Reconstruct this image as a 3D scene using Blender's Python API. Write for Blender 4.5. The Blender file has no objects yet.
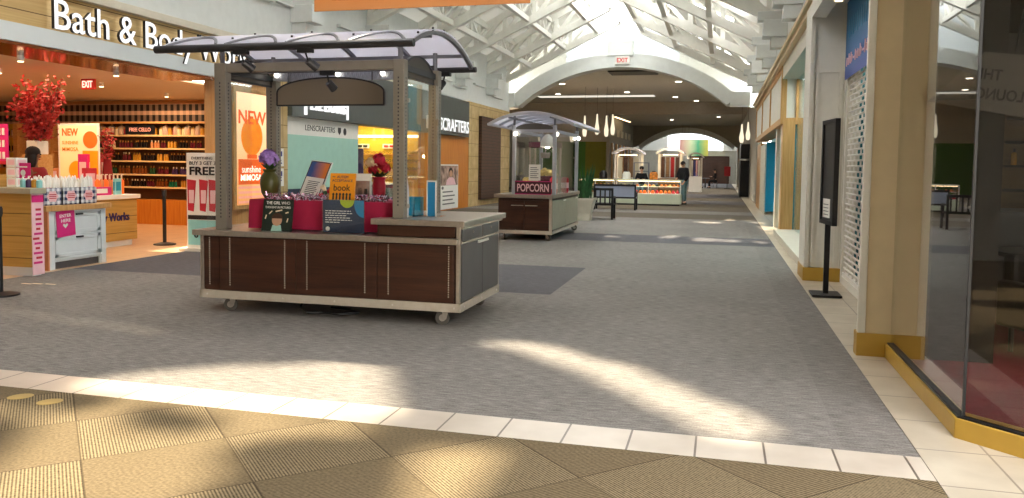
import bpy, bmesh, math, random
from mathutils import Vector, Matrix
random.seed(7)
C = bpy.context.scene.collection
SC = bpy.context.scene
PI = math.pi

# ------------------------------------------------------------------ materials
def lin(c):
    if isinstance(c, str):
        c = [int(c[i:i+2], 16) for i in (0, 2, 4)]
    return tuple((x/255/12.92 if x/255 <= .04045 else ((x/255+.055)/1.055)**2.4) for x in c)

class NT:
    def __init__(s, name):
        s.m = bpy.data.materials.new(name); s.m.use_nodes = True
        s.t = s.m.node_tree; s.t.nodes.clear()
        s.out = s.n('ShaderNodeOutputMaterial')
    def n(s, typ, **k):
        x = s.t.nodes.new(typ)
        for a, b in k.items(): setattr(x, a, b)
        return x
    def l(s, a, b): s.t.links.new(a, b)
    def math(s, op, a, b=None, c=None):
        x = s.n('ShaderNodeMath', operation=op)
        for i, v in enumerate((a, b, c)):
            if v is None: continue
            if isinstance(v, (int, float)): x.inputs[i].default_value = v
            else: s.l(v, x.inputs[i])
        return x.outputs[0]
    def mix(s, f, a, b):
        x = s.n('ShaderNodeMix', data_type='RGBA')
        for i, v in ((0, f), (6, a), (7, b)):
            if isinstance(v, (int, float)): x.inputs[i].default_value = v
            elif isinstance(v, tuple): x.inputs[i].default_value = (*v[:3], 1)
            else: s.l(v, x.inputs[i])
        return x.outputs[2]
    def pos(s):
        g = s.n('ShaderNodeNewGeometry'); q = s.n('ShaderNodeSeparateXYZ'); s.l(g.outputs['Position'], q.inputs[0])
        return g.outputs['Position'], q.outputs
    def obj(s):
        g = s.n('ShaderNodeTexCoord'); q = s.n('ShaderNodeSeparateXYZ'); s.l(g.outputs['Object'], q.inputs[0])
        return g.outputs['Object'], q.outputs
    def noise(s, vec, scale, detail=3, sc=(1, 1, 1), rough=.5):
        mp = s.n('ShaderNodeMapping'); mp.inputs['Scale'].default_value = sc; s.l(vec, mp.inputs[0])
        x = s.n('ShaderNodeTexNoise'); x.inputs['Scale'].default_value = scale; x.inputs['Detail'].default_value = detail
        x.inputs['Roughness'].default_value = rough; s.l(mp.outputs[0], x.inputs['Vector'])
        return x.outputs[0]
    def ramp(s, f, a, b, lo=.0, hi=1.):
        x = s.n('ShaderNodeMapRange'); x.inputs[1].default_value = lo; x.inputs[2].default_value = hi
        s.l(f, x.inputs[0]); return s.mix(x.outputs[0], a, b)
    def bsdf(s, col, rough=.6, metal=0., spec=.4, emit=None, es=0., bump=None, bs=.2, bd=.01):
        b = s.n('ShaderNodeBsdfPrincipled')
        if isinstance(col, tuple): b.inputs['Base Color'].default_value = (*col[:3], 1)
        else: s.l(col, b.inputs['Base Color'])
        if isinstance(rough, (int, float)): b.inputs['Roughness'].default_value = rough
        else: s.l(rough, b.inputs['Roughness'])
        b.inputs['Metallic'].default_value = metal
        b.inputs['Specular IOR Level'].default_value = spec
        if emit is not None:
            if isinstance(emit, tuple): b.inputs['Emission Color'].default_value = (*emit[:3], 1)
            else: s.l(emit, b.inputs['Emission Color'])
            b.inputs['Emission Strength'].default_value = es
        if bump is not None:
            u = s.n('ShaderNodeBump'); u.inputs['Strength'].default_value = bs; u.inputs['Distance'].default_value = bd
            s.l(bump, u.inputs['Height']); s.l(u.outputs[0], b.inputs['Normal'])
        s.l(b.outputs[0], s.out.inputs[0]); return s.m

def plain(name, col, rough=.6, metal=0., spec=.4, var=.12, vs=6., emit=0.):
    t = NT(name); c = lin(col); v, _ = t.obj()
    f = t.noise(v, vs, 3)
    k = t.ramp(f, tuple(x*(1-var) for x in c), tuple(min(1, x*(1+var)) for x in c), .3, .7)
    return t.bsdf(k, rough, metal, spec, emit=(k if emit else None), es=emit)

def wood(name, a, b, axis=2, rough=.45, scale=5.):
    t = NT(name); v, _ = t.obj(); sc = [1, 1, 1]; sc[axis] = .06
    sc = [x*6 for x in sc]
    f = t.noise(v, scale, 5, tuple(sc), .6)
    return t.bsdf(t.ramp(f, lin(a), lin(b), .3, .7), rough, bump=f, bs=.05)

def glow(name, col, s):
    t = NT(name); e = t.n('ShaderNodeEmission'); e.inputs[0].default_value = (*lin(col), 1); e.inputs[1].default_value = s
    t.l(e.outputs[0], t.out.inputs[0]); return t.m

def pane(name, tint=(1, 1, 1), f0=.04, rough=.0, gcol=(1, 1, 1)):
    t = NT(name)
    tr = t.n('ShaderNodeBsdfTransparent'); tr.inputs[0].default_value = (*tint, 1)
    gl = t.n('ShaderNodeBsdfGlossy'); gl.inputs['Roughness'].default_value = rough; gl.inputs[0].default_value = (*gcol, 1)
    lw = t.n('ShaderNodeLayerWeight'); lw.inputs[0].default_value = .5
    p = t.math('POWER', lw.outputs['Facing'], 5.0)
    f = t.math('MULTIPLY_ADD', p, 1-f0, f0)
    mx = t.n('ShaderNodeMixShader'); t.l(f, mx.inputs[0]); t.l(tr.outputs[0], mx.inputs[1]); t.l(gl.outputs[0], mx.inputs[2])
    t.l(mx.outputs[0], t.out.inputs[0]); return t.m

def translucent(name, col, trans=.5, clear=.0, rough=.4):
    t = NT(name); c = lin(col)
    d = t.n('ShaderNodeBsdfDiffuse'); d.inputs[0].default_value = (*c, 1)
    k = t.n('ShaderNodeBsdfTranslucent'); k.inputs[0].default_value = (*c, 1)
    mx = t.n('ShaderNodeMixShader'); mx.inputs[0].default_value = trans; t.l(d.outputs[0], mx.inputs[1]); t.l(k.outputs[0], mx.inputs[2])
    tr = t.n('ShaderNodeBsdfTransparent'); m2 = t.n('ShaderNodeMixShader'); m2.inputs[0].default_value = clear
    t.l(mx.outputs[0], m2.inputs[1]); t.l(tr.outputs[0], m2.inputs[2]); t.l(m2.outputs[0], t.out.inputs[0]); return t.m

M = {}
def carpet_near():
    t = NT('carpet_ribbed_tan'); v, q = t.pos()
    s = 1/(math.sqrt(2)*.69)
    u = t.math('MULTIPLY', t.math('ADD', t.math('ADD', q[0], q[1]), -.17), s)
    w = t.math('MULTIPLY', t.math('ADD', t.math('SUBTRACT', q[0], q[1]), 7.26), s)
    par = t.math('PINGPONG', t.math('ADD', t.math('FLOOR', u), t.math('FLOOR', w)), 1.0)
    rep = 44*2*PI
    st = t.math('SINE', t.math('MULTIPLY', u, rep)); st2 = t.math('SINE', t.math('MULTIPLY', w, rep))
    mxf = t.n('ShaderNodeMix'); t.l(par, mxf.inputs[0]); t.l(st, mxf.inputs[2]); t.l(st2, mxf.inputs[3])
    stripe = t.math('MULTIPLY_ADD', mxf.outputs[0], .5, .5)
    n1 = t.noise(v, 60, 4); n2 = t.noise(v, 1.6, 2)
    f = t.math('ADD', t.math('MULTIPLY', stripe, .5), t.math('MULTIPLY', n1, .7))
    c = t.ramp(f, lin('332a1e'), lin('96866a'), .22, .92)
    # the seam between carpet tiles
    fu = t.math('ABSOLUTE', t.math('SUBTRACT', t.math('FRACT', u), .5)); fw = t.math('ABSOLUTE', t.math('SUBTRACT', t.math('FRACT', w), .5))
    seam = t.math('GREATER_THAN', t.math('MAXIMUM', fu, fw), .494)
    c = t.mix(t.math('MULTIPLY', seam, .6), c, lin('2a2118'))
    # alternate tiles differ a little in pile tone
    c2 = t.mix(t.math('MULTIPLY', par, .3), c, lin('5a4c38'))
    return t.bsdf(c2, .9, spec=.15, bump=stripe, bs=.2, bd=.003)
M['carpet_near'] = carpet_near()
def carpet(name, a, b, sc=1.0):
    t = NT(name); v, q = t.pos()
    n1 = t.noise(v, 26*sc, 3, (.35, 2.6, 1)); n2 = t.noise(v, 90*sc, 2); n3 = t.noise(v, .9, 3)
    f = t.math('ADD', t.math('MULTIPLY', n1, .6), t.math('ADD', t.math('MULTIPLY', n2, .35), t.math('MULTIPLY', n3, .12)))
    c = t.ramp(f, lin(a), lin(b), .40, .68)
    return t.bsdf(c, .85, spec=.25, bump=n1, bs=.3, bd=.004)
M['carpet_mid'] = carpet('carpet_grey', '605c59', '97938f')
M['carpet_side'] = carpet('carpet_grey_border', '5c5855', '918d89')
M['carpet_dark'] = carpet('carpet_charcoal', '47454a', '67666a')
M['carpet_brown'] = carpet('carpet_brown_grey', '4d463c', '6f675a')
M['carpet_maroon'] = carpet('carpet_maroon', '74262f', '93404a')
def tile(name, a, b, sx, sy, ox, oy, grout, gw=.006):
    t = NT(name); v, q = t.pos()
    u = t.math('MULTIPLY', t.math('ADD', q[0], ox), 1/sx); w = t.math('MULTIPLY', t.math('ADD', q[1], oy), 1/sy)
    fu = t.math('ABSOLUTE', t.math('SUBTRACT', t.math('FRACT', u), .5)); fw = t.math('ABSOLUTE', t.math('SUBTRACT', t.math('FRACT', w), .5))
    g = t.math('MAXIMUM', t.math('GREATER_THAN', fu, .5-gw/sx), t.math('GREATER_THAN', fw, .5-gw/sy))
    c = t.ramp(t.noise(v, 3.0, 4), lin(a), lin(b), .3, .7)
    return t.bsdf(t.mix(g, c, lin(grout)), .32, spec=.5)
M['tile_band'] = tile('tile_cream_band', 'beb3a6', 'd0c6ba', .355, 9, .09, 3, '6d6258')
M['tile_side'] = tile('tile_cream_side', 'b4a997', 'c8beac', .36, .52, -1.05, .06, '8a7f70')
M['tile_store'] = tile('tile_peach', 'cfa57c', 'dcb78f', .6, .6, 0, 0, 'b08a66')
M['wall_white'] = plain('paint_white', 'e1e5e4', .7, var=.03)
M['truss_white'] = plain('paint_truss_white', 'f0f0ea', .6, var=.03)
M['deck'] = None
M['cream'] = plain('paint_cream', 'd8d2c2', .6, var=.03)
M['cream2'] = plain('paint_ivory', 'e0ddd2', .6, var=.03)
M['tan'] = plain('paint_tan', 'd6c39c', .6, var=.04)
M['gold'] = plain('baseboard_gold', 'b8933c', .4, var=.06)
M['stone'] = None
def stone():
    t = NT('limestone_blocks'); v, q = t.pos()
    u = t.math('MULTIPLY', q[1], 1/.9); w = t.math('MULTIPLY', q[2], 1/.45)
    fu = t.math('ABSOLUTE', t.math('SUBTRACT', t.math('FRACT', u), .5)); fw = t.math('ABSOLUTE', t.math('SUBTRACT', t.math('FRACT', w), .5))
    g = t.math('MAXIMUM', t.math('GREATER_THAN', fu, .49), t.math('GREATER_THAN', fw, .482))
    c = t.ramp(t.noise(v, 4, 4), lin('bb9f6c'), lin('d2b988'), .3, .7)
    return t.bsdf(t.mix(g, c, lin('8d7446')), .6)
M['stone'] = stone()
def signwood():
    t = NT('fascia_wood_slats'); v, q = t.pos()
    w = t.math('MULTIPLY', q[2], 1/.26)
    g = t.math('GREATER_THAN', t.math('ABSOLUTE', t.math('SUBTRACT', t.math('FRACT', w), .5)), .478)
    c = t.ramp(t.noise(v, 5, 5, (1, .12, 6)), lin('b4955f'), lin('cdb07a'), .3, .7)
    return t.bsdf(t.mix(g, c, lin('5c4522')), .5)
M['signwood'] = signwood()
def slatwood(name, a, b, step, off=0.):
    t = NT(name); v, q = t.pos()
    w = t.math('MULTIPLY', t.math('ADD', q[2], off), 1/step)
    g = t.math('GREATER_THAN', t.math('ABSOLUTE', t.math('SUBTRACT', t.math('FRACT', w), .5)), .484)
    c = t.ramp(t.noise(v, 5, 5, (.3, .3, 6)), lin(a), lin(b), .3, .7)
    return t.bsdf(t.mix(g, c, lin('4a3820')), .5)
M['deskwood'] = slatwood('counter_maple_slats', 'a8843f', 'c09a55', .285, .05)
M['orangewood'] = wood('wood_orange', 'b8691c', 'cf8530', 2)
M['maple'] = wood('wood_maple', 'b98a50', 'd2a468', 2)
M['brownwood'] = None
def brownslat():
    t = NT('dark_wood_slats'); v, q = t.pos()
    w = t.math('FRACT', t.math('MULTIPLY', q[2], 1/.12))
    g = t.math('GREATER_THAN', t.math('ABSOLUTE', t.math('SUBTRACT', w, .5)), .44)
    c = t.ramp(t.noise(v, 5, 5, (.5, .5, 8)), lin('40291e'), lin('573a2b'), .3, .7)
    return t.bsdf(t.mix(g, c, lin('241610')), .5)
M['brownwood'] = brownslat()
M['cartwood'] = wood('cart_walnut', '301a10', '4a2a1b', 0, .38, 4)
M['copper'] = plain('soffit_copper_gloss', 'a8633a', .12, .55, .5, var=.05)
M['steel'] = plain('brushed_steel', 'b3aaa0', .3, .8, var=.08, vs=30)
M['alu'] = plain('aluminium_trim', 'ddd2c2', .25, .5, var=.05, vs=20)
M['post'] = plain('post_bronze_grey', '8a8378', .45, .25, var=.08)
M['postsilver'] = plain('post_silver', 'bcc0ca', .4, .5, var=.06)
M['darkmetal'] = plain('metal_charcoal', '3a3a3d', .4, .5, var=.06)
M['greymetal'] = plain('metal_grey', '74757c', .45, .5, var=.06)
M['black'] = plain('black_paint', '16161a', .45, var=.1)
M['rubber'] = plain('rubber_grey', '5a554f', .7, var=.1)
M['white'] = plain('white_paint', 'eceae4', .5, var=.02)
M['whitecool'] = plain('white_lacquer', 'd6dde0', .45, var=.02)
M['paper'] = plain('paper_white', 'f0eee8', .7, var=.02)
M['lensfascia'] = plain('fascia_grey_metal', '5c615f', .45, .3, var=.05)
M['mint'] = plain('mint_panel', 'a3cdbf', .6, var=.03)
M['navy'] = plain('navy_print', '26344f', .5, var=.06)
M['red'] = plain('cloth_crimson', 'a3183f', .8, var=.1)
M['pink'] = plain('magenta_print', 'd4267a', .5, var=.05)
M['lightpink'] = plain('pale_pink_print', 'f0c6cc', .6, var=.05)
M['teal'] = plain('teal_paint', '1690b4', .5, var=.04)
M['tealprint'] = plain('aqua_print', '8fd0d4', .5, var=.04)
M['orangeprint'] = plain('orange_print', 'ef9a1e', .5, var=.05)
M['limegreen'] = plain('lime_print', 'b4c72e', .5, var=.05)
M['blueprint'] = plain('blue_print', '2a86b8', .5, var=.05)
M['darkgreen'] = plain('book_dark_green', '1e2a22', .5, var=.1)
M['skin'] = plain('skin', 'c79a7c', .6, var=.05)
M['skinD'] = plain('skin_deep', '7a4f38', .6, var=.05)
M['hair'] = plain('hair_dark', '1c1412', .7, var=.2)
M['blackcloth'] = plain('cloth_black', '17171b', .85, var=.2)
M['jeans'] = plain('cloth_teal_grey', '6b8d92', .85, var=.15)
M['redcloth'] = plain('cloth_dark_red', '8c1f22', .85, var=.1)
M['leafgreen'] = plain('leaf_green', '2c5a30', .5, var=.3, vs=14)
M['leafdark'] = plain('leaf_dark', '2c4526', .5, var=.3, vs=14)
M['redleaf'] = plain('leaf_red', 'a82a26', .6, var=.35, vs=16)
M['bark'] = plain('bark', '4a3326', .8, var=.2)
M['purple'] = plain('petal_purple', 'a07cc4', .7, var=.25, vs=40)
M['petalred'] = plain('petal_red', 'c21f38', .7, var=.25, vs=40)
M['petalcream'] = plain('petal_cream', 'efd9b8', .7, var=.1, vs=40)
M['vasered'] = plain('vase_red', 'b8203a', .35, var=.1)
M['vaseolive'] = plain('vase_olive', '4b4a1e', .35, var=.2)
M['planter'] = plain('planter_cream', 'cfcabb', .6, var=.05)
M['ceil_brown'] = plain('ceiling_taupe', 'cbc9bd', .8, var=.05)
M['soffit'] = plain('soffit_taupe', 'a5a297', .8, var=.05)
M['greenwall'] = plain('wall_green', '3c6a22', .7, var=.06)
M['olive'] = plain('wall_olive', '6b6b1c', .7, var=.06)
M['tealwall'] = plain('shop_wall_teal_dark', '2a6e78', .6, var=.05)
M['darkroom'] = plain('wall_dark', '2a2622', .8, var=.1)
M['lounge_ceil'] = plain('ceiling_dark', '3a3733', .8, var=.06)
M['shelfwood'] = wood('plank_warm', '5d4630', '7d6142', 0, .6)
M['loungepanel'] = plain('panel_grey', '6d6862', .6, var=.05)
M['peach'] = plain('wall_peach', 'd9a06a', .7, var=.04)
M['storewhite'] = plain('store_ceiling', 'c9b9a6', .7, var=.03)
M['lightwood'] = wood('shelf_maple', 'c58a4a', 'd8a566', 0)
M['cabinetorange'] = plain('cabinet_side_orange', 'd98a5c', .6, var=.04)
M['yellowwall'] = plain('wall_yellow', 'e2b53a', .7, var=.05)
M['violet'] = plain('violet_screen', '4a4a9a', .4, var=.05)
M['redprint'] = plain('red_print', 'c2283a', .5, var=.08)
M['purpledark'] = plain('ink_purple', '2b1f5e', .5, var=.03)
M['maroonsign'] = plain('maroon_sign', '4a1a2a', .5, var=.08)
M['bluegrey'] = plain('bench_cushion_grey_blue', '8f97ac', .7, var=.06)
M['beigegrey'] = plain('laminate_greige', 'a9a48f', .5, var=.05)
M['sheetgrey'] = plain('laminate_slate', '5d5b5c', .35, .2, var=.05)
M['smoked'] = translucent('smoked_board', '8c8070', .35)
M['tinted_disc'] = translucent('smoked_disc', '77746f', .35, .15)
M['roofskin'] = translucent('frosted_roof_sheet', 'e6e6f2', .6, .22)
M['deck'] = translucent('roof_deck_translucent', 'e2e2dd', .022)  # slight translucency added so the underside of the deck looks brighter
M['deck_front'] = plain('roof_deck_opaque', 'cfcfc8', .8, var=.04)
M['skylight'] = translucent('frosted_skylight', 'e6eaee', .55, 0)
M['skylight_gable'] = translucent('frosted_gable', 'dfe4e8', .22, 0)
M['sticker'] = plain('sticker_gold', 'b3985a', .6)
M['clear'] = pane('acrylic_clear', (.97, .98, .98))
M['bluetint'] = pane('acrylic_blue', (.35, .72, .88))
M['glass'] = pane('glass_clear', (.90, .95, .93))
M['glassdark'] = pane('glass_lounge', (.72, .72, .70), .05)
M['lamp'] = glow('lamp_white', 'fff4e0', 6)
M['lampwarm'] = glow('lamp_warm', 'ffdca8', 5)
M['pendant'] = glow('pendant_glass_lit', 'ffeecd', .9)
M['sign_lit'] = glow('letters_lit', 'ffffff', 1.0)
M['exit_lit'] = glow('exit_red', 'ff2020', .8)
M['exit_face'] = plain('exit_face_white', 'e8e4e0', .5, var=.02)
M['exit_red'] = plain('exit_letters_red', 'd83a34', .5, var=.02)
M['slotlight'] = glow('slot_light', 'fff6e6', .7)
M['casefood'] = plain('food_orange', 'd9822e', .6, var=.4, vs=12)
M['casegreen'] = plain('case_pale_green', 'cdd6bf', .5, var=.03)
M['popcorn'] = plain('popcorn_yellow', 'e8cd84', .8, var=.3, vs=50)
M['tinsel'] = plain('tinsel_silver_pink', 'c9a7b8', .25, .8, var=.5, vs=60)
def gingham():
    t = NT('gingham_navy'); v, q = t.pos()
    def band(x): return t.math('GREATER_THAN', t.math('SINE', t.math('MULTIPLY', x, 2*PI/.085)), 0)
    a = band(q[1]); b = band(q[2]); d = band(q[0])
    h = t.math('MULTIPLY', t.math('ADD', t.math('MAXIMUM', a, 0), b), .5)
    return t.bsdf(t.mix(h, lin('e6e9ef'), lin('1c2a5c')), .6)
M['gingham'] = gingham()
def plaid():
    t = NT('buffalo_check_black'); v, q = t.pos()
    def band(x, p, o=0.): return t.math('GREATER_THAN', t.math('SINE', t.math('MULTIPLY_ADD', x, 2*PI/p, o)), 0)
    a = band(q[0], .17); b = t.math('GREATER_THAN', t.math('SINE', t.math('MULTIPLY_ADD', q[2], 2*PI/.25, 1.0)), -.35)
    h = t.math('ADD', t.math('MULTIPLY', a, .28), t.math('MULTIPLY', b, .72))
    return t.bsdf(t.mix(h, lin('d9b598'), lin('1a1210')), .7)
M['plaid'] = plaid()
def gradposter():
    t = NT('lightbox_print'); v, q = t.obj()
    n = t.noise(v, 3, 3)
    c = t.ramp(t.math('ADD', q[2], t.math('MULTIPLY', n, .3)), lin('f3a860'), lin('ffe4b4'), .2, 2.1)
    return t.bsdf(c, .5, emit=c, es=.5)
M['lightbox'] = gradposter()
M['clocheglass'] = translucent('cloche_glass', 'f6e8d4', .4, .45)
M['shelfcream'] = plain('shelf_cream', 'e6c48c', .6, var=.04)
M['shelfback'] = plain('shelf_back_brown', '5a3a20', .7, var=.05)
M['lb_orange'] = plain('lightbox_orange', 'ff8a12', .4, var=.12, emit=.35)
M['lb_deep'] = plain('lightbox_deep_orange', 'f0641c', .4, var=.1, emit=.35)
M['lb_pink'] = plain('lightbox_pink', 'f7a890', .5, var=.1, emit=.35)
M['lb_white'] = plain('lightbox_white', 'fff4e2', .5, var=.02, emit=.7)
def bannergrad(name, a, b, lo, hi, sc=1.):
    t = NT(name); v, q = t.pos()
    c = t.ramp(t.math('ADD', q[2], t.math('MULTIPLY', t.noise(v, 5, 3), .15)), lin(a), lin(b), lo, hi)
    return t.bsdf(c, .6)
M['banner_blue'] = bannergrad('banner_print_blue', '5a5aa6', '3f7fae', 2.6, 3.3)
M['banner_orange'] = bannergrad('banner_cloth_orange', 'd0905a', 'd98436', 3.7, 4.3)
def easelprint():
    t = NT('sunset_print'); v, q = t.obj()
    n = t.noise(v, 6, 3)
    x = t.math('ADD', q[0], t.math('MULTIPLY', n, .12))
    return t.bsdf(t.ramp(x, lin('2d4f8f'), lin('e07a2a'), -.02, .16), .5)
M['easelprint'] = easelprint()
def photo(name, a, b, s):
    t = NT(name); v, q = t.obj()
    return t.bsdf(t.ramp(t.noise(v, s, 4), lin(a), lin(b), .35, .65), .5)
M['photo'] = photo('photo_print', '5a4038', 'c8a898', 4)
M['colorful'] = None
def colorful():
    t = NT('banner_colour_patches'); v, q = t.obj()
    x = t.n('ShaderNodeTexVoronoi'); x.inputs['Scale'].default_value = 2.2; t.l(v, x.inputs['Vector'])
    r = t.n('ShaderNodeValToRGB'); e = r.color_ramp.elements
    e[0].color = (*lin('e9a4b4'), 1); e[1].color = (*lin('f0e04a'), 1)
    for p, c in ((.4, 'cfe6c4'), (.62, '4fb893')):
        k = e.new(p); k.color = (*lin(c), 1)
    t.l(t.math('ADD', t.math('MULTIPLY', q[0], .42), t.math('ADD', .45, t.math('MULTIPLY', t.noise(v, 3, 2), .1))), r.inputs[0])
    return t.bsdf(r.outputs[0], .6)
M['colorful'] = colorful()

# ------------------------------------------------------------------ mesh builder
class MB:
    def __init__(s): s.v = []; s.f = []; s.k = []; s.cur = 0
    def m(s, i): s.cur = i; return s
    def add(s, vs, fs):
        o = len(s.v); s.v += [tuple(p) for p in vs]; s.f += [tuple(i+o for i in f) for f in fs]; s.k += [s.cur]*len(fs); return s
    def box(s, x0, x1, y0, y1, z0, z1):
        v = [(x, y, z) for z in (z0, z1) for y in (y0, y1) for x in (x0, x1)]
        return s.add(v, [(0, 2, 3, 1), (4, 5, 7, 6), (0, 1, 5, 4), (2, 6, 7, 3), (0, 4, 6, 2), (1, 3, 7, 5)])
    def bar(s, p0, p1, w, h, up=(0, 0, 1)):
        p0 = Vector(p0); p1 = Vector(p1); d = (p1-p0).normalized(); u = Vector(up)
        if abs(d.dot(u)) > .98: u = Vector((1, 0, 0))
        r = d.cross(u).normalized(); u = r.cross(d)
        v = [p+r*a*w/2+u*b*h/2 for p in (p0, p1) for a, b in ((-1, -1), (1, -1), (1, 1), (-1, 1))]
        return s.add(v, [(0, 1, 2, 3), (7, 6, 5, 4), (0, 4, 5, 1), (1, 5, 6, 2), (2, 6, 7, 3), (3, 7, 4, 0)])
    def cyl(s, p0, p1, r, n=12, r2=None):
        r2 = r if r2 is None else r2
        p0 = Vector(p0); p1 = Vector(p1); d = (p1-p0).normalized(); u = Vector((0, 0, 1)) if abs(d.z) < .9 else Vector((1, 0, 0))
        a = d.cross(u).normalized(); b = d.cross(a)
        v = [p+(a*math.cos(2*PI*i/n)+b*math.sin(2*PI*i/n))*q for p, q in ((p0, r), (p1, r2)) for i in range(n)]
        return s.add(v, [(i, (i+1) % n, n+(i+1) % n, n+i) for i in range(n)]+[tuple(range(n))[::-1], tuple(range(n, 2*n))])
    def tube(s, pts, r, n=8, r2=None):
        pts = [Vector(p) for p in pts]; N = len(pts); v = []; pr = None
        for i, p in enumerate(pts):
            d = (pts[min(i+1, N-1)]-pts[max(i-1, 0)]).normalized()
            u = pr if pr is not None else (Vector((0, 0, 1)) if abs(d.z) < .9 else Vector((1, 0, 0)))
            a = (u-d*u.dot(d)).normalized(); pr = a; b = d.cross(a)
            q = r if r2 is None else r+(r2-r)*i/(N-1)
            v += [p+(a*math.cos(2*PI*j/n)+b*math.sin(2*PI*j/n))*q for j in range(n)]
        f = [(i*n+j, i*n+(j+1) % n, (i+1)*n+(j+1) % n, (i+1)*n+j) for i in range(N-1) for j in range(n)]
        return s.add(v, f+[tuple(range(n))[::-1], tuple(range((N-1)*n, N*n))])
    def prism(s, poly, ax, a, b):
        def P(u, w, t): return {'x': (t, u, w), 'y': (u, t, w), 'z': (u, w, t)}[ax]
        n = len(poly); v = [P(u, w, a) for u, w in poly]+[P(u, w, b) for u, w in poly]
        return s.add(v, [tuple(range(n)), tuple(range(2*n-1, n-1, -1))]+[(i, n+i, n+(i+1) % n, (i+1) % n) for i in range(n)])
    def lathe(s, prof, c=(0, 0, 0), n=16):
        v = []; k = len(prof)
        for r, z in prof: v += [(c[0]+r*math.cos(2*PI*i/n), c[1]+r*math.sin(2*PI*i/n), c[2]+z) for i in range(n)]
        f = [(j*n+i, j*n+(i+1) % n, (j+1)*n+(i+1) % n, (j+1)*n+i) for j in range(k-1) for i in range(n)]
        return s.add(v, f+[tuple(range(n))[::-1], tuple(range((k-1)*n, k*n))])
    def ball(s, c, r, n=12, m=8):
        if isinstance(r, (int, float)): r = (r, r, r)
        v = [(c[0], c[1], c[2]-r[2])]
        for j in range(1, m):
            t = -PI/2+PI*j/m
            v += [(c[0]+r[0]*math.cos(t)*math.cos(2*PI*i/n), c[1]+r[1]*math.cos(t)*math.sin(2*PI*i/n), c[2]+r[2]*math.sin(t)) for i in range(n)]
        v.append((c[0], c[1], c[2]+r[2])); L = len(v)-1
        f = [(0, 1+(i+1) % n, 1+i) for i in range(n)]
        f += [(1+j*n+i, 1+j*n+(i+1) % n, 1+(j+1)*n+(i+1) % n, 1+(j+1)*n+i) for j in range(m-2) for i in range(n)]
        return s.add(v, f+[(1+(m-2)*n+i, 1+(m-2)*n+(i+1) % n, L) for i in range(n)])
    def xf(s, mat, start=0):
        for i in range(start, len(s.v)): s.v[i] = tuple(mat @ Vector(s.v[i]))
        return s
    def text(s, txt, o, ux, uy, w, h, depth=.01, bold=.0, side=None, condense=True):
        """letters laid from o along ux, up along uy, as solid letters"""
        cu = bpy.data.curves.new('letters', 'FONT'); cu.body = txt; cu.size = 1; cu.extrude = .05; cu.offset = bold; cu.resolution_u = 3
        ob = bpy.data.objects.new('letters', cu); C.objects.link(ob)
        dg = bpy.context.evaluated_depsgraph_get(); me = bpy.data.meshes.new_from_object(ob.evaluated_get(dg))
        xs = [v.co.x for v in me.vertices]; ys = [v.co.y for v in me.vertices]
        x0, x1, y0, y1 = min(xs), max(xs), min(ys), max(ys)
        ux = Vector(ux); uy = Vector(uy); nn = ux.cross(uy); o = Vector(o)
        sx = w/(x1-x0); sy = h/(y1-y0)
        vs = [o+ux*((v.co.x-x0)*sx)+uy*((v.co.y-y0)*sy)+nn*((v.co.z+.05)/.1*depth) for v in me.vertices]
        base = s.cur; off = len(s.v); s.v += [tuple(v) for v in vs]
        for p in me.polygons:
            s.f.append(tuple(i+off for i in p.vertices)); s.k.append(base if (side is None or abs(p.normal.z) > .7) else side)
        bpy.data.objects.remove(ob); bpy.data.curves.remove(cu); bpy.data.meshes.remove(me)
        return s

OFF = {}
def setp(o, label=None, cat=None, group=None, kind=None):
    if label: o['label'] = label
    if cat: o['category'] = cat
    if group: o['group'] = group
    if kind: o['kind'] = kind
    return o
def mesh(mb, name, mats, off=(0, 0, 0), smooth=False):
    me = bpy.data.meshes.new(name)
    ox, oy, oz = off
    me.from_pydata([(x-ox, y-oy, z-oz) for x, y, z in mb.v], [], mb.f)
    if not isinstance(mats, (list, tuple)): mats = [mats]
    for q in mats: me.materials.append(M[q] if isinstance(q, str) else q)
    me.polygons.foreach_set('material_index', [min(k, len(mats)-1) for k in mb.k])
    bm = bmesh.new(); bm.from_mesh(me); bmesh.ops.recalc_face_normals(bm, faces=bm.faces); bm.to_mesh(me); bm.free()
    if smooth:
        me.polygons.foreach_set('use_smooth', [True]*len(me.polygons))
        try: me.set_sharp_from_angle(angle=math.radians(40))
        except Exception: pass
    me.update(); return me
def thing(name, label, cat, loc=(0, 0, 0), rz=0., group=None, local=False):
    o = bpy.data.objects.new(name, None); C.objects.link(o); o.location = loc; o.rotation_euler = (0, 0, rz); o.empty_display_size = .1
    OFF[o.name] = (0, 0, 0) if local else tuple(loc)
    return setp(o, label, cat, group)
def part(name, mb, mats, parent, smooth=False, label=None, bevel=0., kind=None):
    off = OFF[parent.name]
    o = bpy.data.objects.new(name, mesh(mb, name, mats, off, smooth)); C.objects.link(o); o.parent = parent
    OFF[o.name] = off
    if bevel:
        b = o.modifiers.new('soft_edge', 'BEVEL'); b.width = bevel; b.segments = 2; b.limit_method = 'ANGLE'
    return setp(o, label, None, None, kind)
def single(name, mb, mats, label, cat, group=None, kind=None, smooth=False, bevel=0.):
    xs = [v[0] for v in mb.v]; ys = [v[1] for v in mb.v]; zs = [v[2] for v in mb.v]
    off = ((min(xs)+max(xs))/2, (min(ys)+max(ys))/2, min(zs))
    o = bpy.data.objects.new(name, mesh(mb, name, mats, off, smooth)); C.objects.link(o); o.location = off
    OFF[o.name] = off
    if bevel:
        b = o.modifiers.new('soft_edge', 'BEVEL'); b.width = bevel; b.segments = 2; b.limit_method = 'ANGLE'
    return setp(o, label, cat, group, kind)
def struct(name, mb, mats, label, cat='wall', **k): return single(name, mb, mats, label, cat, kind='structure', **k)
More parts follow.
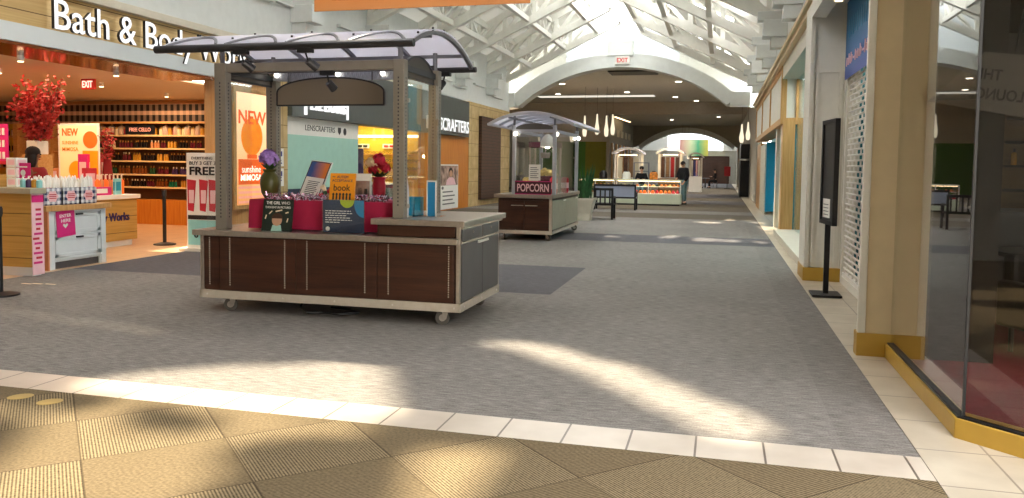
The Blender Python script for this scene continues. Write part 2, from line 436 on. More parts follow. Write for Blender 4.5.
def dup(root, loc, rz=0., label=None, group=None):
    r = root.copy(); C.objects.link(r); r.location = loc; r.rotation_euler = (0, 0, rz)
    if label: r['label'] = label
    if group: r['group'] = group
    for ch in list(root.children):
        c = ch.copy(); C.objects.link(c); c.parent = r
        for g in ch.children:
            d = g.copy(); C.objects.link(d); d.parent = c
    return r
X1, Y1, Z1 = Vector((1, 0, 0)), Vector((0, 1, 0)), Vector((0, 0, 1))
FL = dict(ux=Y1, uy=Z1)            # on a wall facing +X (left side of the mall)
FR = dict(ux=-Y1, uy=Z1)           # on a wall facing -X (right side)
FC = dict(ux=X1, uy=Z1)            # on a wall facing the camera
def light(typ, name, loc, energy, col=(1, 1, 1), size=.1, rot=None, sy=None, spot=None):
    l = bpy.data.lights.new(name, typ); l.energy = energy; l.color = col
    o = bpy.data.objects.new(name, l); C.objects.link(o); o.location = loc
    if typ == 'AREA':
        l.size = size
        if sy: l.shape = 'RECTANGLE'; l.size_y = sy
    elif typ in ('POINT', 'SPOT'):
        l.shadow_soft_size = size
        if spot: l.spot_size = spot; l.spot_blend = .6
    if rot: o.rotation_euler = rot
    return o
SKY, SUNE, STORE, EXPO = 9.5, 10.0, 40, 0.42
# ================================================================== THE SETTING
# ---- floor: one mesh of cells, each with its own covering
def floor():
    mb = MB()
    xs = sorted({-24, -8.62, -5.2, -2.55, -1.88, .14, .68, 1.055, 1.34, 2.05, 10})
    ys = sorted({-7, 4.16, 4.49, 6.9, 8.45, 9.0, 9.22, 11.56, 15.9, 17.6, 23.6, 26.2, 28, 30.2, 33.5, 37, 40.5, 46, 50, 56, 62, 80})
    for i in range(len(xs)-1):
        for j in range(len(ys)-1):
            x = (xs[i]+xs[i+1])/2; y = (ys[j]+ys[j+1])/2
            if x < -8.62: k = 5 if 4.49 < y < 30.2 else (4 if y > 30 else 0)
            elif x > 1.34 and y < 11.56: k = 6 if (x > 2.05 or y < 6.9) else 2
            elif x > 1.055: k = 2
            elif y < 4.16: k = 0
            elif y < 4.49: k = 1
            elif -8.62 < x < -1.88 and 9.0 < y < 11.56: k = 3
            elif 15.9 < y < 17.6: k = 3
            elif 23.6 < y < 26.2 or 28 < y < 30.2: k = 4
            elif y > 30.2: k = 4 if (30.2 < y < 33.5 or 37 < y < 40.5 or 46 < y < 62) else 3
            elif x > .68 and y > 4.49: k = 7
            elif x > .14 and 8.45 < y < 9.22: k = 8
            else: k = 9
            a = [(xs[i], ys[j], 0), (xs[i+1], ys[j], 0), (xs[i+1], ys[j+1], 0), (xs[i], ys[j+1], 0)]
            mb.m(k).add(a, [(0, 1, 2, 3)])
    return struct('floor', mb, ['carpet_near', 'tile_band', 'tile_side', 'carpet_dark', 'carpet_brown', 'tile_store', 'carpet_maroon', 'carpet_side', 'carpet_side', 'carpet_mid'],
                  'mall floor of grey and tan carpet crossed by a cream tile band', 'floor')
floor()
# the tile apron in front of the lounge windows
mb = MB().prism([(1.055, 3.0), (3.2, 3.0), (1.60, 4.60), (1.335, 4.87), (1.335, 6.83), (1.055, 6.83)], 'z', .0, .004)
mb.add([(1.055, -7, .004), (3.2, -7, .004), (9, -7, .004), (9, -2.8, .004), (3.2, 3.0, .004), (1.055, 3.0, .004)], [(0, 1, 4, 5), (1, 2, 3, 4)])
struct('floor.001', mb, ['tile_side'], 'cream floor tiles running along the foot of the lounge windows', 'floor')

# ---- left wall: white upper wall, store fascias, piers
WX = -8.6
RX = 1.32
mb = MB().box(WX-.3, WX, 3.0, 32.3, 3.72, 5.6)
struct('wall_left', mb, 'wall_white', 'white upper wall above the store fronts with brackets on it')
struct('wall_back_light_block', MB().box(-24, 10, -7.3, -7.0, 0, 8.6), 'soffit', 'added taupe wall behind the viewer that shuts out light from there')  # added to keep light from behind off the camera-facing surfaces
struct('wall_left.009', MB().box(WX-.3, WX, -7.0, 3.4, 0, 5.6), 'soffit', 'added unseen brown wall before the body-care store, closing off open sky')  # added to shut out sky light, dark to dull its reflection
struct('wall_right.009', MB().box(RX, RX+.3, -7.0, 2.0, 3.62, 5.6), 'wall_white', 'white upper wall over the lounge')
n = 0
for y, z in ((12.7, 4.62), (13.9, 4.66), (16.8, 4.62), (23.5, 4.2), (25.0, 4.1), (27.2, 4.35), (29.6, 4.12)):
    n += 1
    struct('trim_%d' % n, MB().box(WX, WX+.10, y, y+1.35, z, z+.06), 'wall_white', 'short white ledge number %s along the upper white wall' % ['one','two','three','four','five','six','seven'][n-1], 'trim')
# stepped brackets (both walls)
BR = [15.0, 18.5, 22.0, 25.5, 29.0]
for side, xw, s in (('store sign', WX, 1), ('roll-down gate', 1.32, -1)):
    for i, y in enumerate(BR):
        mb = MB()
        for d, z0, z1, w in ((.50, 4.36, 4.72, .46), (.33, 4.12, 4.36, .34), (.62, 4.72, 4.92, .30)):
            xa, xb = xw, xw+s*d
            mb.box(min(xa, xb), max(xa, xb), y-w/2, y+w/2, z0, z1)
        struct('wall_bracket' if (i == 0 and s == 1) else 'wall_bracket', mb, 'wall_white',
               '%s stepped white roof bracket on the wall on the %s side' % (['nearest', 'second', 'third', 'fourth', 'farthest'][i], side), 'bracket', bevel=.01)
# Store one: fascia
mb = MB().box(WX-.25, WX, 3.5, 14.0, 3.2, 3.72)
struct('wall_left.001', mb, 'signwood', 'pale wood slat fascia behind the lit store letters')
mb = MB().box(WX-.2, WX+.10, 3.5, 22.0, 3.68, 3.80)
struct('trim_8', mb, 'cream', 'cream moulding above the wood slat fascia', 'trim', bevel=.01)
mb = MB().box(WX-.25, WX+.05, 3.5, 14.05, 2.97, 3.2)
struct('trim_9', mb, 'whitecool', 'broad white band under the lit store letters', 'trim')
mb = MB().box(WX-1.0, WX-.0, 3.5, 12.35, 2.93, 2.968)
struct('ceiling.001', mb, 'copper', 'glossy copper soffit over the open store front', 'ceiling')
mb = MB().box(-24, WX-1.0, 3.5, 16.6, 2.96, 3.0)
struct('ceiling.002', mb, 'storewhite', 'warm ceiling inside the open body-care store', 'ceiling')
struct('wall_store_back', MB().box(-24, WX-.3, 16.55, 16.75, 0, 3.0), 'peach', 'peach back wall of the body-care store behind the shelves')
struct('wall_store_side', MB().box(-24, -23.8, 3.5, 16.6, 0, 3.0), 'peach', 'far end wall inside the body-care store')
struct('wall_store_front', MB().box(-24, WX-.05, 3.4, 3.6, 0, 3.0), 'peach', 'partition wall at the near end of the body-care store')
# checked valance on the back wall
struct('trim_10', MB().box(-24, WX-.3, 16.40, 16.55, 2.40, 2.86), 'plaid', 'black and peach checked valance above the product shelves', 'trim')
# pier with the lightbox
struct('wall_left.002', MB().box(WX-.3, WX, 12.35, 14.05, 0, 2.97), 'maple', 'wood clad wall holding the orange lightbox poster')
struct('wall_left.003', MB().box(WX-.3, WX+.04, 14.05, 14.58, 0, 3.72), 'stone', 'narrow limestone pier beside the mint eyewear panel')
# LensCrafters front
mb = MB().box(WX-.3, WX+.15, 14.58, 26.35, 2.45, 3.66)
struct('wall_left.004', mb, 'lensfascia', 'dark grey metal fascia over the eyewear store')
struct('wall_left.005', MB().box(WX-.25, WX-.02, 14.58, 17.95, 0, .95), 'navy', 'dark blue knee wall under the mint eyewear panel')
mb = MB().box(WX-.3, WX, 22.7, 26.75, 0, 2.45)
struct('wall_left.006', mb, 'orangewood', 'orange wood wall of the eyewear store with a door poster')
mb = MB().box(WX-.3, WX+.02, 26.75, 32.3, 0, 3.72)
struct('wall_left.007', mb, 'stone', 'limestone wall with a dark slatted panel before the arch')
struct('wall_left.008', MB().box(WX+.02, WX+.14, 27.9, 30.5, .22, 3.28), 'brownwood', 'dark brown slatted wood panel on the limestone wall')
struct('ceiling.003', MB().box(-15, WX-.3, 16.8, 27, 2.98, 3.02), 'storewhite', 'ceiling inside the eyewear store', 'ceiling')
struct('wall_eyewear_back', MB().box(-15, WX-.3, 23.4, 23.6, 0, 3.0), 'yellowwall', 'yellow display wall inside the eyewear store')
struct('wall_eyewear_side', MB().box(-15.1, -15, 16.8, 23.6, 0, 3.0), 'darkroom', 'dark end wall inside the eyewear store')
# glass of the eyewear store
mb = MB().box(WX-.06, WX-.045, 17.95, 22.7, .1, 2.45)
struct('window_1', mb, 'glass', 'glass shop window of the eyewear store', 'window')

# ---- arch across the mall
def arch_ring(cx, y0, y1, hw_in, zin, R_in, zout, R_out, hw_out, zspring):
    p = []
    N = 36
    for i in range(N+1):
        x = -hw_out+2*hw_out*i/N; p.append((cx+x, zout-(R_out-math.sqrt(R_out**2-x*x))))
    q = []
    for i in range(N+1):
        x = hw_in-2*hw_in*i/N; q.append((cx+x, zin-(R_in-math.sqrt(R_in**2-x*x))))
    mb = MB()
    n = N+1
    for (y, flip) in ((y0, 0), (y1, 1)): pass
    v = [(x, y0, z) for x, z in p]+[(x, y0, z) for x, z in q[::-1]]+[(x, y1, z) for x, z in p]+[(x, y1, z) for x, z in q[::-1]]
    f = []
    for i in range(N):
        f += [(i, i+1, n+i+1, n+i), (2*n+i, 3*n+i, 3*n+i+1, 2*n+i+1), (i, 2*n+i, 2*n+i+1, i+1), (n+i, n+i+1, 3*n+i+1, 3*n+i)]
    f += [(0, n, 3*n, 2*n), (N, 2*n+N, 3*n+N, n+N)]
    return mb.add(v, f)
mb = arch_ring(-4.03, 32.3, 33.0, 4.2, 5.5, 6.48, 6.06, 6.9, 4.62, 3.9)
mb.box(-4.53, -3.50, 32.22, 32.6, 5.95, 6.54)
mb.box(.30, 1.05, 32.1, 33.0, 3.92, 4.45).box(-9.1, -8.36, 32.1, 33.0, 3.92, 4.5)
struct('wall_arch', mb, 'wall_white', 'wide white arch spanning the mall with a raised block on top')
# the wall above the low ceiling behind the arch
mb = arch_ring(-4.03, 32.9, 33.05, 4.2, 5.52, 6.48, 6.06, 6.9, 4.62, 3.9)
# gable glazing above the arch
mb = MB()
gs = MB(); gl_ = MB()
for x0, x1, mb in ((-8.6, -6.3, gs), (-6.3, -4.0, gl_), (-4.0, -1.7, gl_), (-1.7, .6, gs)):
    def top(x): return 8.25-.56*abs(x+4)-.05
    def bot(x): return 6.06-(6.9-math.sqrt(max(0, 6.9**2-(x+4.03)**2)))-.05
    xm = [x0+(x1-x0)*i/6 for i in range(7)]
    mb.prism([(x, bot(x)) for x in xm]+[(x, top(x)) for x in xm[::-1]], 'y', 32.7, 32.72)
struct('wall_gable', gs, 'truss_white', 'white gable wall beside the glazing over the arch')
struct('window_2', gl_, 'skylight_gable', 'frosted gable glazing above the white arch', 'window')

# ---- roof: gable deck with a frosted ridge skylight, openings cut to throw the wanted sun patches
SUN = Vector((1.2, -3.0, -7.5))
def zr(x): return 8.35-.56*abs(x+4.0)
PATCH = []
def poly_in(p, x, y):
    r = False; n = len(p)
    for i in range(n):
        x1, y1 = p[i]; x2, y2 = p[(i+1) % n]
        if (y1 > y) != (y2 > y) and x < (x2-x1)*(y-y1)/(y2-y1)+x1: r = not r
    return r
PATCH += [[(-1.90, 6.42), (-1.52, 6.52), (-.60, 5.90), (.36, 4.78), (.10, 4.42), (-.80, 5.52)],            # long diagonal streak
          [(-3.95, 4.75), (-2.75, 5.42), (-2.35, 5.35), (-1.85, 4.35), (-2.6, 4.05), (-3.7, 4.2), (-4.2, 4.3)],             # bright patch beyond the tile band
          [(-.55, 16.6), (.98, 16.6), (.98, 16.95), (-.55, 17.5)], [(-2.5, 16.9), (-1.9, 16.8), (-1.9, 17.1), (-2.4, 17.2)],
          [(-1.3, 17.0), (-.75, 17.1), (-.75, 17.9), (-1.15, 17.6)],
          [(-.9, 22.1), (.0, 22.1), (.1, 22.6), (-.8, 23.0)], [(.1, 23.3), (1.2, 22.6), (1.3, 23.3), (.3, 24.4)], [(-1.6, 22.8), (-1.1, 22.8), (-1.1, 23.3)],
          [(1.05, 19.2), (1.5, 19.2), (1.5, 21.5), (1.05, 21.5)]]
def lit(x, y):
    if any(poly_in(p, x, y) for p in PATCH): return True
    # made-up roof openings over the tan carpet, shaped to cast soft sun bars
    if y < 4.12 and -5.2 < x < -1.05 and y > 1.2:
        u = (x+y)*.7071; w = (x-y)*.7071
        d = math.sin(u*5.2+1.1*math.sin(w*2.3))+.8*math.sin(w*4.1+u*1.3)
        if x < -3.6 and y > 3.78: return False
        lim = -.28 if x < -2.3 else .55
        return d > lim
    return False
def roof():
    deck = MB(); sky = MB(); front = MB()
    fine_y0, fine_y1 = 5.5, 38.0
    def quad(mb, x0, x1, y0, y1):
        mb.add([(x0, y0, zr(x0)), (x1, y0, zr(x1)), (x1, y1, zr(x1)), (x0, y1, zr(x0))], [(0, 1, 2, 3)])
    st = .11
    rows = [(-7+1.5*i, -7+1.5*(i+1)) for i in range(7)]; y = 3.5
    while y < 32.6: rows.append((y, min(32.7, y+st))); y += st
    for y0, y1 in rows:
        ym = (y0+y1)/2
        # cells across
        runs = []; cur = None; x = -9.4
        while x < 1.39:
            x2 = min(1.4, x+st); xm = (x+x2)/2; s = zr(xm)/7.5
            k = 'sky' if (abs(xm+4) < (1.4 if ym < 17.5 else 1.25) and ym > 13.5) else 'deck'
            if y0 >= 3.5 and lit(xm+1.2*s, ym-3.0*s): k = 'open'
            if cur and cur[0] == k and not (cur[1] < -4 <= x): cur[2] = x2
            else:
                if cur: runs.append(cur)
                cur = [k, x, x2]
            x = x2
        runs.append(cur)
        for k, xa, xb in runs:
            if k != 'open': quad((deck if ym > 14 else front) if k == 'deck' else sky, xa, xb, y0, y1)
    struct('ceiling', deck, 'deck', 'white pitched roof deck over the mall', 'ceiling')
    struct('ceiling.009', front, 'deck_front', 'unseen near roof deck, opaque and cut open to shape the sunlight', 'ceiling')  # out of view, kept opaque so the foreground stays darker
    struct('window_3', sky, 'skylight', 'frosted ridge skylight running down the middle of the roof', 'window')
roof()
# ---- roof trusses and purlins
def truss(y, label):
    mb = MB(); c = -4.0; e = 4.95
    def lo(x): return 4.85+(7.25-4.85)*(1-abs(x)/e)
    def hi(x): return zr(c+x)-.28
    for s in (-1, 1):
        mb.bar((c+s*e, y, lo(e)), (c, y, lo(0)), .2, .24); mb.bar((c+s*e, y, hi(e)), (c, y, hi(0)), .2, .22)
        k = 5
        for i in range(k+1):
            x = s*e*i/k
            if i or s < 0: mb.bar((c+x, y, lo(x)), (c+x, y, hi(x)), .14, .14)
            if i < k: 
                xb = s*e*(i+1)/k
                mb.bar((c+x, y, hi(x)), (c+xb, y, lo(xb)), .12, .12)
    struct('roof_truss', mb, 'truss_white', label, 'truss')
for i, y in enumerate(BR+[31.8]):
    truss(y, '%s white roof truss counted from the arch' % ['sixth', 'fifth', 'fourth', 'third', 'second', 'first'][i])
for i, x in enumerate((-3.6, -2.2, -.9, .9, 2.2, 3.6)):
    mb = MB(); c = -4.0
    z0 = 4.85+2.4*(1-abs(x)/4.95)+.05; z1 = zr(c+x)-.3
    mb.bar((c+x, 14.8, z0), (c+x, 32.2, z0), .14, .16); mb.bar((c+x, 14.8, z1), (c+x, 32.2, z1), .14, .14)
    ys = BR+[31.8]
    for a, b in zip(ys[:-1], ys[1:]):
        m_ = (a+b)/2
        for yy in (a+.87, m_, b-.87): mb.bar((c+x, yy, z0), (c+x, yy, z1), .07, .07)
        mb.bar((c+x, a, z1), (c+x, a+.87, z0), .07, .07); mb.bar((c+x, a+.87, z0), (c+x, m_, z1), .07, .07); mb.bar((c+x, m_, z1), (c+x, b-.87, z0), .07, .07); mb.bar((c+x, b-.87, z0), (c+x, b, z1), .07, .07)
    struct('roof_purlin', mb, 'truss_white', 'long white latticed roof purlin, %s counted from the store sign side' % ['first', 'second', 'third', 'fourth', 'fifth', 'sixth'][i], 'purlin')
mb = MB()
for s in (-1, 1):
    for x in (.75, 1.55, 2.35, 3.0, 3.7, 4.3):
        mb.bar((-4+s*x, 14.5, zr(-4+s*x)-.08), (-4+s*x, 32.3, zr(-4+s*x)-.08), .07, .10)
struct('roof_rafter', mb, 'truss_white', 'thin white ribs running under the roof deck', 'rafter')

# ---- right side
RX = 1.32
struct('wall_right', MB().box(RX, RX+.3, 2.0, 32.3, 3.7, 5.6), 'wall_white', 'white upper wall over the gate and shop windows')
def base_band(x0, x1, y0, y1, z1, label, n):
    return struct('baseboard_%s' % n, MB().box(x0-.012, x1+.012, y0-.012, y1+.012, 0, z1), 'gold', label, 'baseboard', bevel=.004)
# near pillar
mb = MB().box(1.16, 1.60, 6.84, 6.98, 0, 3.7)
struct('wall_pillar_near', mb, 'tan', 'tan pillar between the lounge glass and the roll-down gate')
mb = MB().box(1.10, 1.16, 6.825, 6.87, .19, 3.7).box(1.125, 1.16, 6.87, 6.98, .19, 3.7)
struct('trim_11', mb, 'cream2', 'ivory trim on the corridor side of the tan pillar', 'trim', bevel=.008)
base_band(1.11, 1.56, 6.84, 6.96, .19, 'gold baseboard around the foot of the tan pillar', 'pillar')
# gate pillar
mb = MB().box(1.12, 1.75, 11.33, 12.0, 0, 3.7)
mb.box(1.12, 1.17, 11.29, 11.33, 0, 3.5).box(1.56, 1.61, 11.29, 11.33, 0, 3.5).box(1.17, 1.56, 11.305, 11.33, 2.78, 2.84).box(1.20, 1.24, 11.305, 11.33, .25, 2.78).box(1.49, 1.53, 11.305, 11.33, .25, 2.78)
struct('wall_pillar_far', mb, 'cream2', 'ivory panelled pillar behind the black poster stand')
base_band(1.12, 1.61, 11.28, 12.0, .18, 'gold baseboard around the foot of the ivory pillar', 'gate')
# header and soffit over the gate recess
mb = MB().box(1.12, 1.30, 6.98, 11.33, 3.5, 3.74)
struct('ceiling.004', mb, 'cream2', 'ivory soffit above the roll-down gate', 'ceiling')
mb = MB().box(1.62, 1.8, 6.98, 11.33, 2.86, 3.72)
struct('wall_header', mb, 'cream2', 'ivory header wall above the roll-down gate')
mb = MB().box(1.575, 1.72, 6.98, 11.28, 0, .10)
struct('trim_12', mb, 'cream2', 'low ivory sill under the roll-down gate', 'trim')
mb = MB().box(1.575, 1.66, 11.18, 11.27, .10, 2.9).box(1.575, 1.66, 7.0, 7.1, .10, 2.9)
struct('trim_13', mb, 'cream2', 'ivory side tracks of the roll-down gate', 'trim')
struct('wall_gate_back', MB().m(0).box(2.02, 2.06, 6.98, 12.0, 0, 3.7).m(1).box(2.06, 2.1, 6.95, 12.0, 0, 3.7), ['cream', 'darkroom'], 'dim wall inside the closed shop behind the gate')
struct('wall_gate_side', MB().m(0).box(1.60, 2.02, 6.94, 6.98, 0, 3.7).m(1).box(1.60, 2.1, 6.88, 6.94, 0, 3.7), ['cream', 'darkroom'], 'partition between the closed shop and the lounge')
# shop window beyond the gate pillar
mb = MB().box(1.30, 1.9, 12.0, 18.9, 3.5, 3.8)
struct('wall_right.001', mb, 'cream', 'cream beam above the glass shop window')
mb = MB().box(1.14, 1.34, 11.4, 32.2, 3.88, 3.95).box(1.20, 1.34, 11.4, 32.2, 3.80, 3.88).box(1.17, 1.34, 11.4, 32.2, 3.95, 4.0)
struct('trim_14', mb, 'tan', 'tan crown moulding along the shop fronts', 'trim')
mb = MB().box(1.2, 1.64, 12.0, 18.9, 0, .13)
struct('trim_15', mb, 'cream', 'low cream step under the glass shop window', 'trim')
mb = MB().box(1.63, 1.645, 12.0, 18.9, .13, 3.5)
struct('window_4', mb, 'glass', 'tall glass shop window beyond the ivory pillar', 'window')
struct('wall_shop_back', MB().box(2.6, 2.7, 12.0, 19.2, 0, 3.5).box(1.76, 2.7, 11.95, 12.0, 0, 3.5).box(1.62, 2.7, 19.1, 19.2, 0, 3.5), 'tealwall', 'dim interior walls behind the glass shop window')
struct('floor.002', MB().box(1.65, 2.6, 12.0, 18.9, .005, .13), 'tealprint', 'pale aqua display floor behind the glass shop window', 'floor')
# wood storefront with sign box
mb = MB().box(1.34, 1.60, 18.9, 19.35, 0, 2.6)
struct('wall_right.002', mb, 'maple', 'maple wood pilaster beside the glass shop window')
mb = MB().box(1.36, 1.7, 19.35, 19.9, 0, 2.6).box(1.36, 1.60, 21.2, 21.6, 0, 2.5)
struct('wall_right.003', mb, 'cream', 'sunlit cream pilaster beyond the maple wood pilaster')
mb = MB().box(1.43, 1.9, 26.9, 27.1, 0.1, 2.35)
struct('wall_right.004', mb, 'teal', 'teal panel set in the shop front down the mall')
mb = MB().box(1.40, 1.46, 27.2, 30.2, 0, 2.3)
struct('wall_right.005', mb, 'cream', 'sunlit white wall just past the teal panel')
mb = MB().box(1.40, 1.9, 30.2, 33.0, 0, 2.4)
struct('wall_right.006', mb, 'maple', 'wood pier at the end of the shop front near the arch')
struct('wall_right.007', MB().box(1.9, 2.0, 19.35, 33, 0, 3.62), 'teal', 'recessed wall behind the teal panel')
struct('trim_16', MB().box(1.28, 1.72, 18.92, 32.2, 3.66, 3.8).box(1.28, 1.72, 18.92, 32.2, 2.5, 2.64).box(1.28, 1.40, 18.92, 19.1, 2.64, 3.66).box(1.6, 1.72, 18.92, 19.1, 2.64, 3.66).box(1.28, 1.36, 23.2, 23.4, 2.64, 3.66).box(1.28, 1.36, 27.6, 27.8, 2.64, 3.66).box(1.28, 1.36, 32.0, 32.2, 2.64, 3.66),
       'maple', 'maple wood frame around the white sign panels', 'trim')
struct('wall_right.008', MB().box(1.31, 1.7, 18.98, 32.1, 2.62, 3.68), 'cream2', 'blank white sign panels framed in maple wood')
# ---- lounge on the right: angled glass, base, dark room
GL = [(1.315, 6.83), (1.315, 4.875), (1.585, 4.605), (4.9, 1.29), (9.0, -2.81)]
mb = MB()
def glasswall(a, b, z0, z1, t=.01):
    d = (Vector((*b, 0))-Vector((*a, 0))).normalized(); n = Vector((-d.y, d.x, 0))*t
    v = [(p[0]+q[0], p[1]+q[1], z) for z in (z0, z1) for p, q in ((a, (0, 0)), (b, (0, 0)), (b, n), (a, n))]
    return MB().add(v, [(0, 1, 2, 3), (4, 7, 6, 5), (0, 4, 5, 1), (1, 5, 6, 2), (2, 6, 7, 3), (3, 7, 4, 0)])
struct('window_5', glasswall((1.35, 6.84), (1.35, 4.90), .12, 3.3), 'glassdark', 'tall reflecting glass pane of the lounge along the corridor', 'window')
struct('window_6', glasswall((1.36, 4.88), (5.0, 1.24), .12, 3.3), 'glassdark', 'angled glass pane of the dark lounge with maroon carpet behind', 'window')
struct('trim_17', MB().box(1.348, 1.362, 4.876, 4.892, .12, 3.3), 'black', 'thin black joint where the two lounge panes meet', 'trim')
mb = MB().prism([(1.31, 6.83), (1.31, 4.872), (5.0, 1.182), (9, -2.818), (9.12, -2.70), (5.05, 1.37), (1.40, 5.02), (1.40, 6.83)], 'z', 0, .115)
struct('baseboard_lounge', mb, 'gold', 'gold baseboard under the angled lounge glass', 'baseboard', bevel=.005)
struct('trim_18', MB().prism([(1.325, 6.83), (1.325, 4.882), (5.0, 1.21), (5.03, 1.24), (1.375, 4.90), (1.375, 6.83)], 'z', .115, .125), 'black', 'black glazing channel on top of the gold baseboard', 'trim')
struct('wall_lounge_top', MB().prism([(1.3, 6.83), (1.3, 4.87), (9, -2.83), (9.1, -2.73), (1.45, 4.92), (1.45, 6.83)], 'z', 3.3, 3.62), 'tan', 'tan beam above the lounge glass')
struct('ceiling.005', MB().prism([(2.1, 12), (2.1, 6.9), (1.4, 6.9), (1.4, 4.98), (9, -2.62), (9.5, -2.6), (9.5, 12)], 'z', 3.25, 3.3), 'lounge_ceil', 'dark ceiling of the closed lounge', 'ceiling')
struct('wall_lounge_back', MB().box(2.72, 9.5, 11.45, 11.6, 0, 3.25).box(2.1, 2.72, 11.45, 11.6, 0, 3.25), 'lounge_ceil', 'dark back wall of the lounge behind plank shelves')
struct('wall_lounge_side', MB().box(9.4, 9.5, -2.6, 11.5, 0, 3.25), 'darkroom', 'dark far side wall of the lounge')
# ---- beyond the arch: low ceiling, downlights, side walls, second arch, far court
struct('ceiling.006', MB().box(-14, 1.5, 33.0, 64, 5.52, 5.6), 'ceil_brown', 'flat taupe ceiling beyond the white arch', 'ceiling')
struct('ceiling.007', MB().box(-14, 1.5, 50.0, 64, 4.75, 5.5), 'soffit', 'dropped dark soffit farther down the mall', 'ceiling')
mb = MB().prism([(-14, 3.0)]+[(-4.03+x, 5.5-(6.48-math.sqrt(6.48**2-x*x))) for x in [-4.2+8.4*i/20 for i in range(21)]]+[(1.5, 3.9), (1.5, 5.6), (-14, 5.6)], 'y', 33.0, 33.1)
struct('wall_arch_back', mb, 'wall_white', 'back face of the white arch')
struct('wall_far_left', MB().box(-14, -13.8, 33, 64, 0, 5.6), 'soffit', 'dim side wall beyond the arch')
struct('wall_far_right', MB().box(1.45, 1.6, 33, 80, 0, 5.6), 'soffit', 'dim wall beyond the arch on the gate side')
struct('wall_green', MB().box(-12, -8.3, 50, 50.2, 0, 3.05), 'greenwall', 'green wall panel beyond the snake plant')
struct('wall_olive', MB().box(-8.3, -6.95, 50, 50.2, 0, 3.05), 'olive', 'olive wall panel next to the green one')
struct('wall_far_left.001', MB().box(-12, -6.95, 50.0, 50.3, 3.05, 4.8).box(-7.0, -6.8, 50, 64, 0, 4.8), 'soffit', 'taupe wall turning the corner beside the olive panel')
mb = MB()
for i in range(5): mb.box(-6.8, -6.72, 51.4+i*2.3, 52.2+i*2.3, 3.5, 3.95)
struct('trim_19', mb, 'cream', 'row of square wall tiles over the far shops', 'trim')
mb = MB()
for i in range(6): mb.box(-6.8, -6.7, 51+i*2.1, 51.5+i*2.1, 0, 3.0)
struct('trim_20', mb, 'maple', 'tan wood posts along the far shop fronts', 'trim')
A2 = 64.0
x0_, x1_ = -6.6, 1.3
arc = [(-2.65+x, 4.62-(5.5-math.sqrt(5.5**2-x*x))) for x in [-3.7+7.4*i/20 for i in range(21)]]
struct('wall_arch.001', MB().prism([(-14, 0), (-6.9, 0), (-6.9, 3.0)]+arc+[(1.25, 3.0), (1.25, 0), (1.6, 0), (1.6, 4.8), (-14, 4.8)], 'y', A2, A2+.5), 'soffit', 'taupe wall with a second smaller arch far down the mall')
arc2 = [(-2.65+x, 4.2-(5.6-math.sqrt(5.6**2-x*x))) for x in [-3.6+7.2*i/20 for i in range(21)]]
struct('trim_21', MB().prism(arc+arc2[::-1], 'y', A2-.06, A2+.7), 'wall_white', 'white rim of the second arch', 'trim')
struct('wall_far_end', MB().box(-12, 5, 78, 78.2, 0, 3.1), 'soffit', 'brown shop front wall at the far end of the mall')
struct('wall_far_end.002', MB().box(-9.3, -5.0, 77.9, 78.0, 3.1, 6.9).box(.2, 2.4, 77.9, 78.0, 3.1, 6.9), 'deck', 'pale upper wall beside the far glazing')
struct('window_7', MB().box(-5.0, .2, 77.9, 78.0, 3.1, 6.9), 'skylight', 'bright glazing above the far end wall', 'window')
struct('wall_far_left.002', MB().box(-9.5, -9.3, A2+.5, 78, 0, 6.9), 'wall_white', 'taupe side wall of the far court')
struct('wall_far_right.001', MB().box(2.4, 2.5, A2+.5, 78, 0, 6.9), 'wall_white', 'taupe side wall of the far court opposite')
mb = MB()
for i in range(5): mb.bar((-9, 66+i*2.4, 4.0), (-2.6, 66+i*2.4, 6.6), .14, .2).bar((3.8, 66+i*2.4, 4.0), (-2.6, 66+i*2.4, 6.6), .14, .2)
for x in (-7, -5, -3.6, -1.6, .4, 2.2): mb.bar((x, 65, 4.1+2.5*(1-abs(x+2.6)/6.4)+.15), (x, 77, 4.1+2.5*(1-abs(x+2.6)/6.4)+.15), .1, .14)
struct('roof_truss', mb, 'truss_white', 'white roof beams of the far court seen through the second arch', 'truss')
struct('ceiling.008', MB().box(-12, -4.2, 64.4, 78.2, 6.9, 7.0).box(-1.0, 5, 64.4, 78.2, 6.9, 7.0).box(-12, 5, 64.4, 64.6, 4.8, 7.0), 'deck', 'roof of the far court around its skylight', 'ceiling')
struct('window_8', MB().box(-4.2, -1.0, 64.6, 77.1, 6.92, 6.94), 'skylight', 'skylight of the far court', 'window')
struct('wall_far_end.001', MB().box(-2.9, .8, 77.85, 78.0, 0, 2.6), 'brownwood', 'dark slatted shop front at the far end')
struct('trim_22', MB().box(-2.2, .4, 77.7, 77.85, 2.6, 3.0), 'beigegrey', 'pale sign band over the far dark shop front', 'trim')
# dark column far down on the gate side
mb = MB().box(1.0, 1.45, 43.2, 46, 0, 1.9).box(1.0, 1.45, 43.2, 46, 2.0, 2.75)
struct('wall_column', mb, 'black', 'black clad column far down the corridor')
# ceiling slot light and vents
struct('trim_23', MB().box(-10.4, -3.7, 45.2, 46.2, 5.50, 5.53), 'slotlight', 'long lit slot in the taupe ceiling', 'light')
mb = MB().m(0).box(-4.7, -2.7, 33.6, 35.0, 5.47, 5.53).m(1)
for i in range(7): mb.box(-4.6, -2.8, 33.7+i*.18, 33.76+i*.18, 5.45, 5.475)
struct('trim_24', mb, ['black', 'soffit'], 'dark ceiling vent just behind the arch', 'vent')
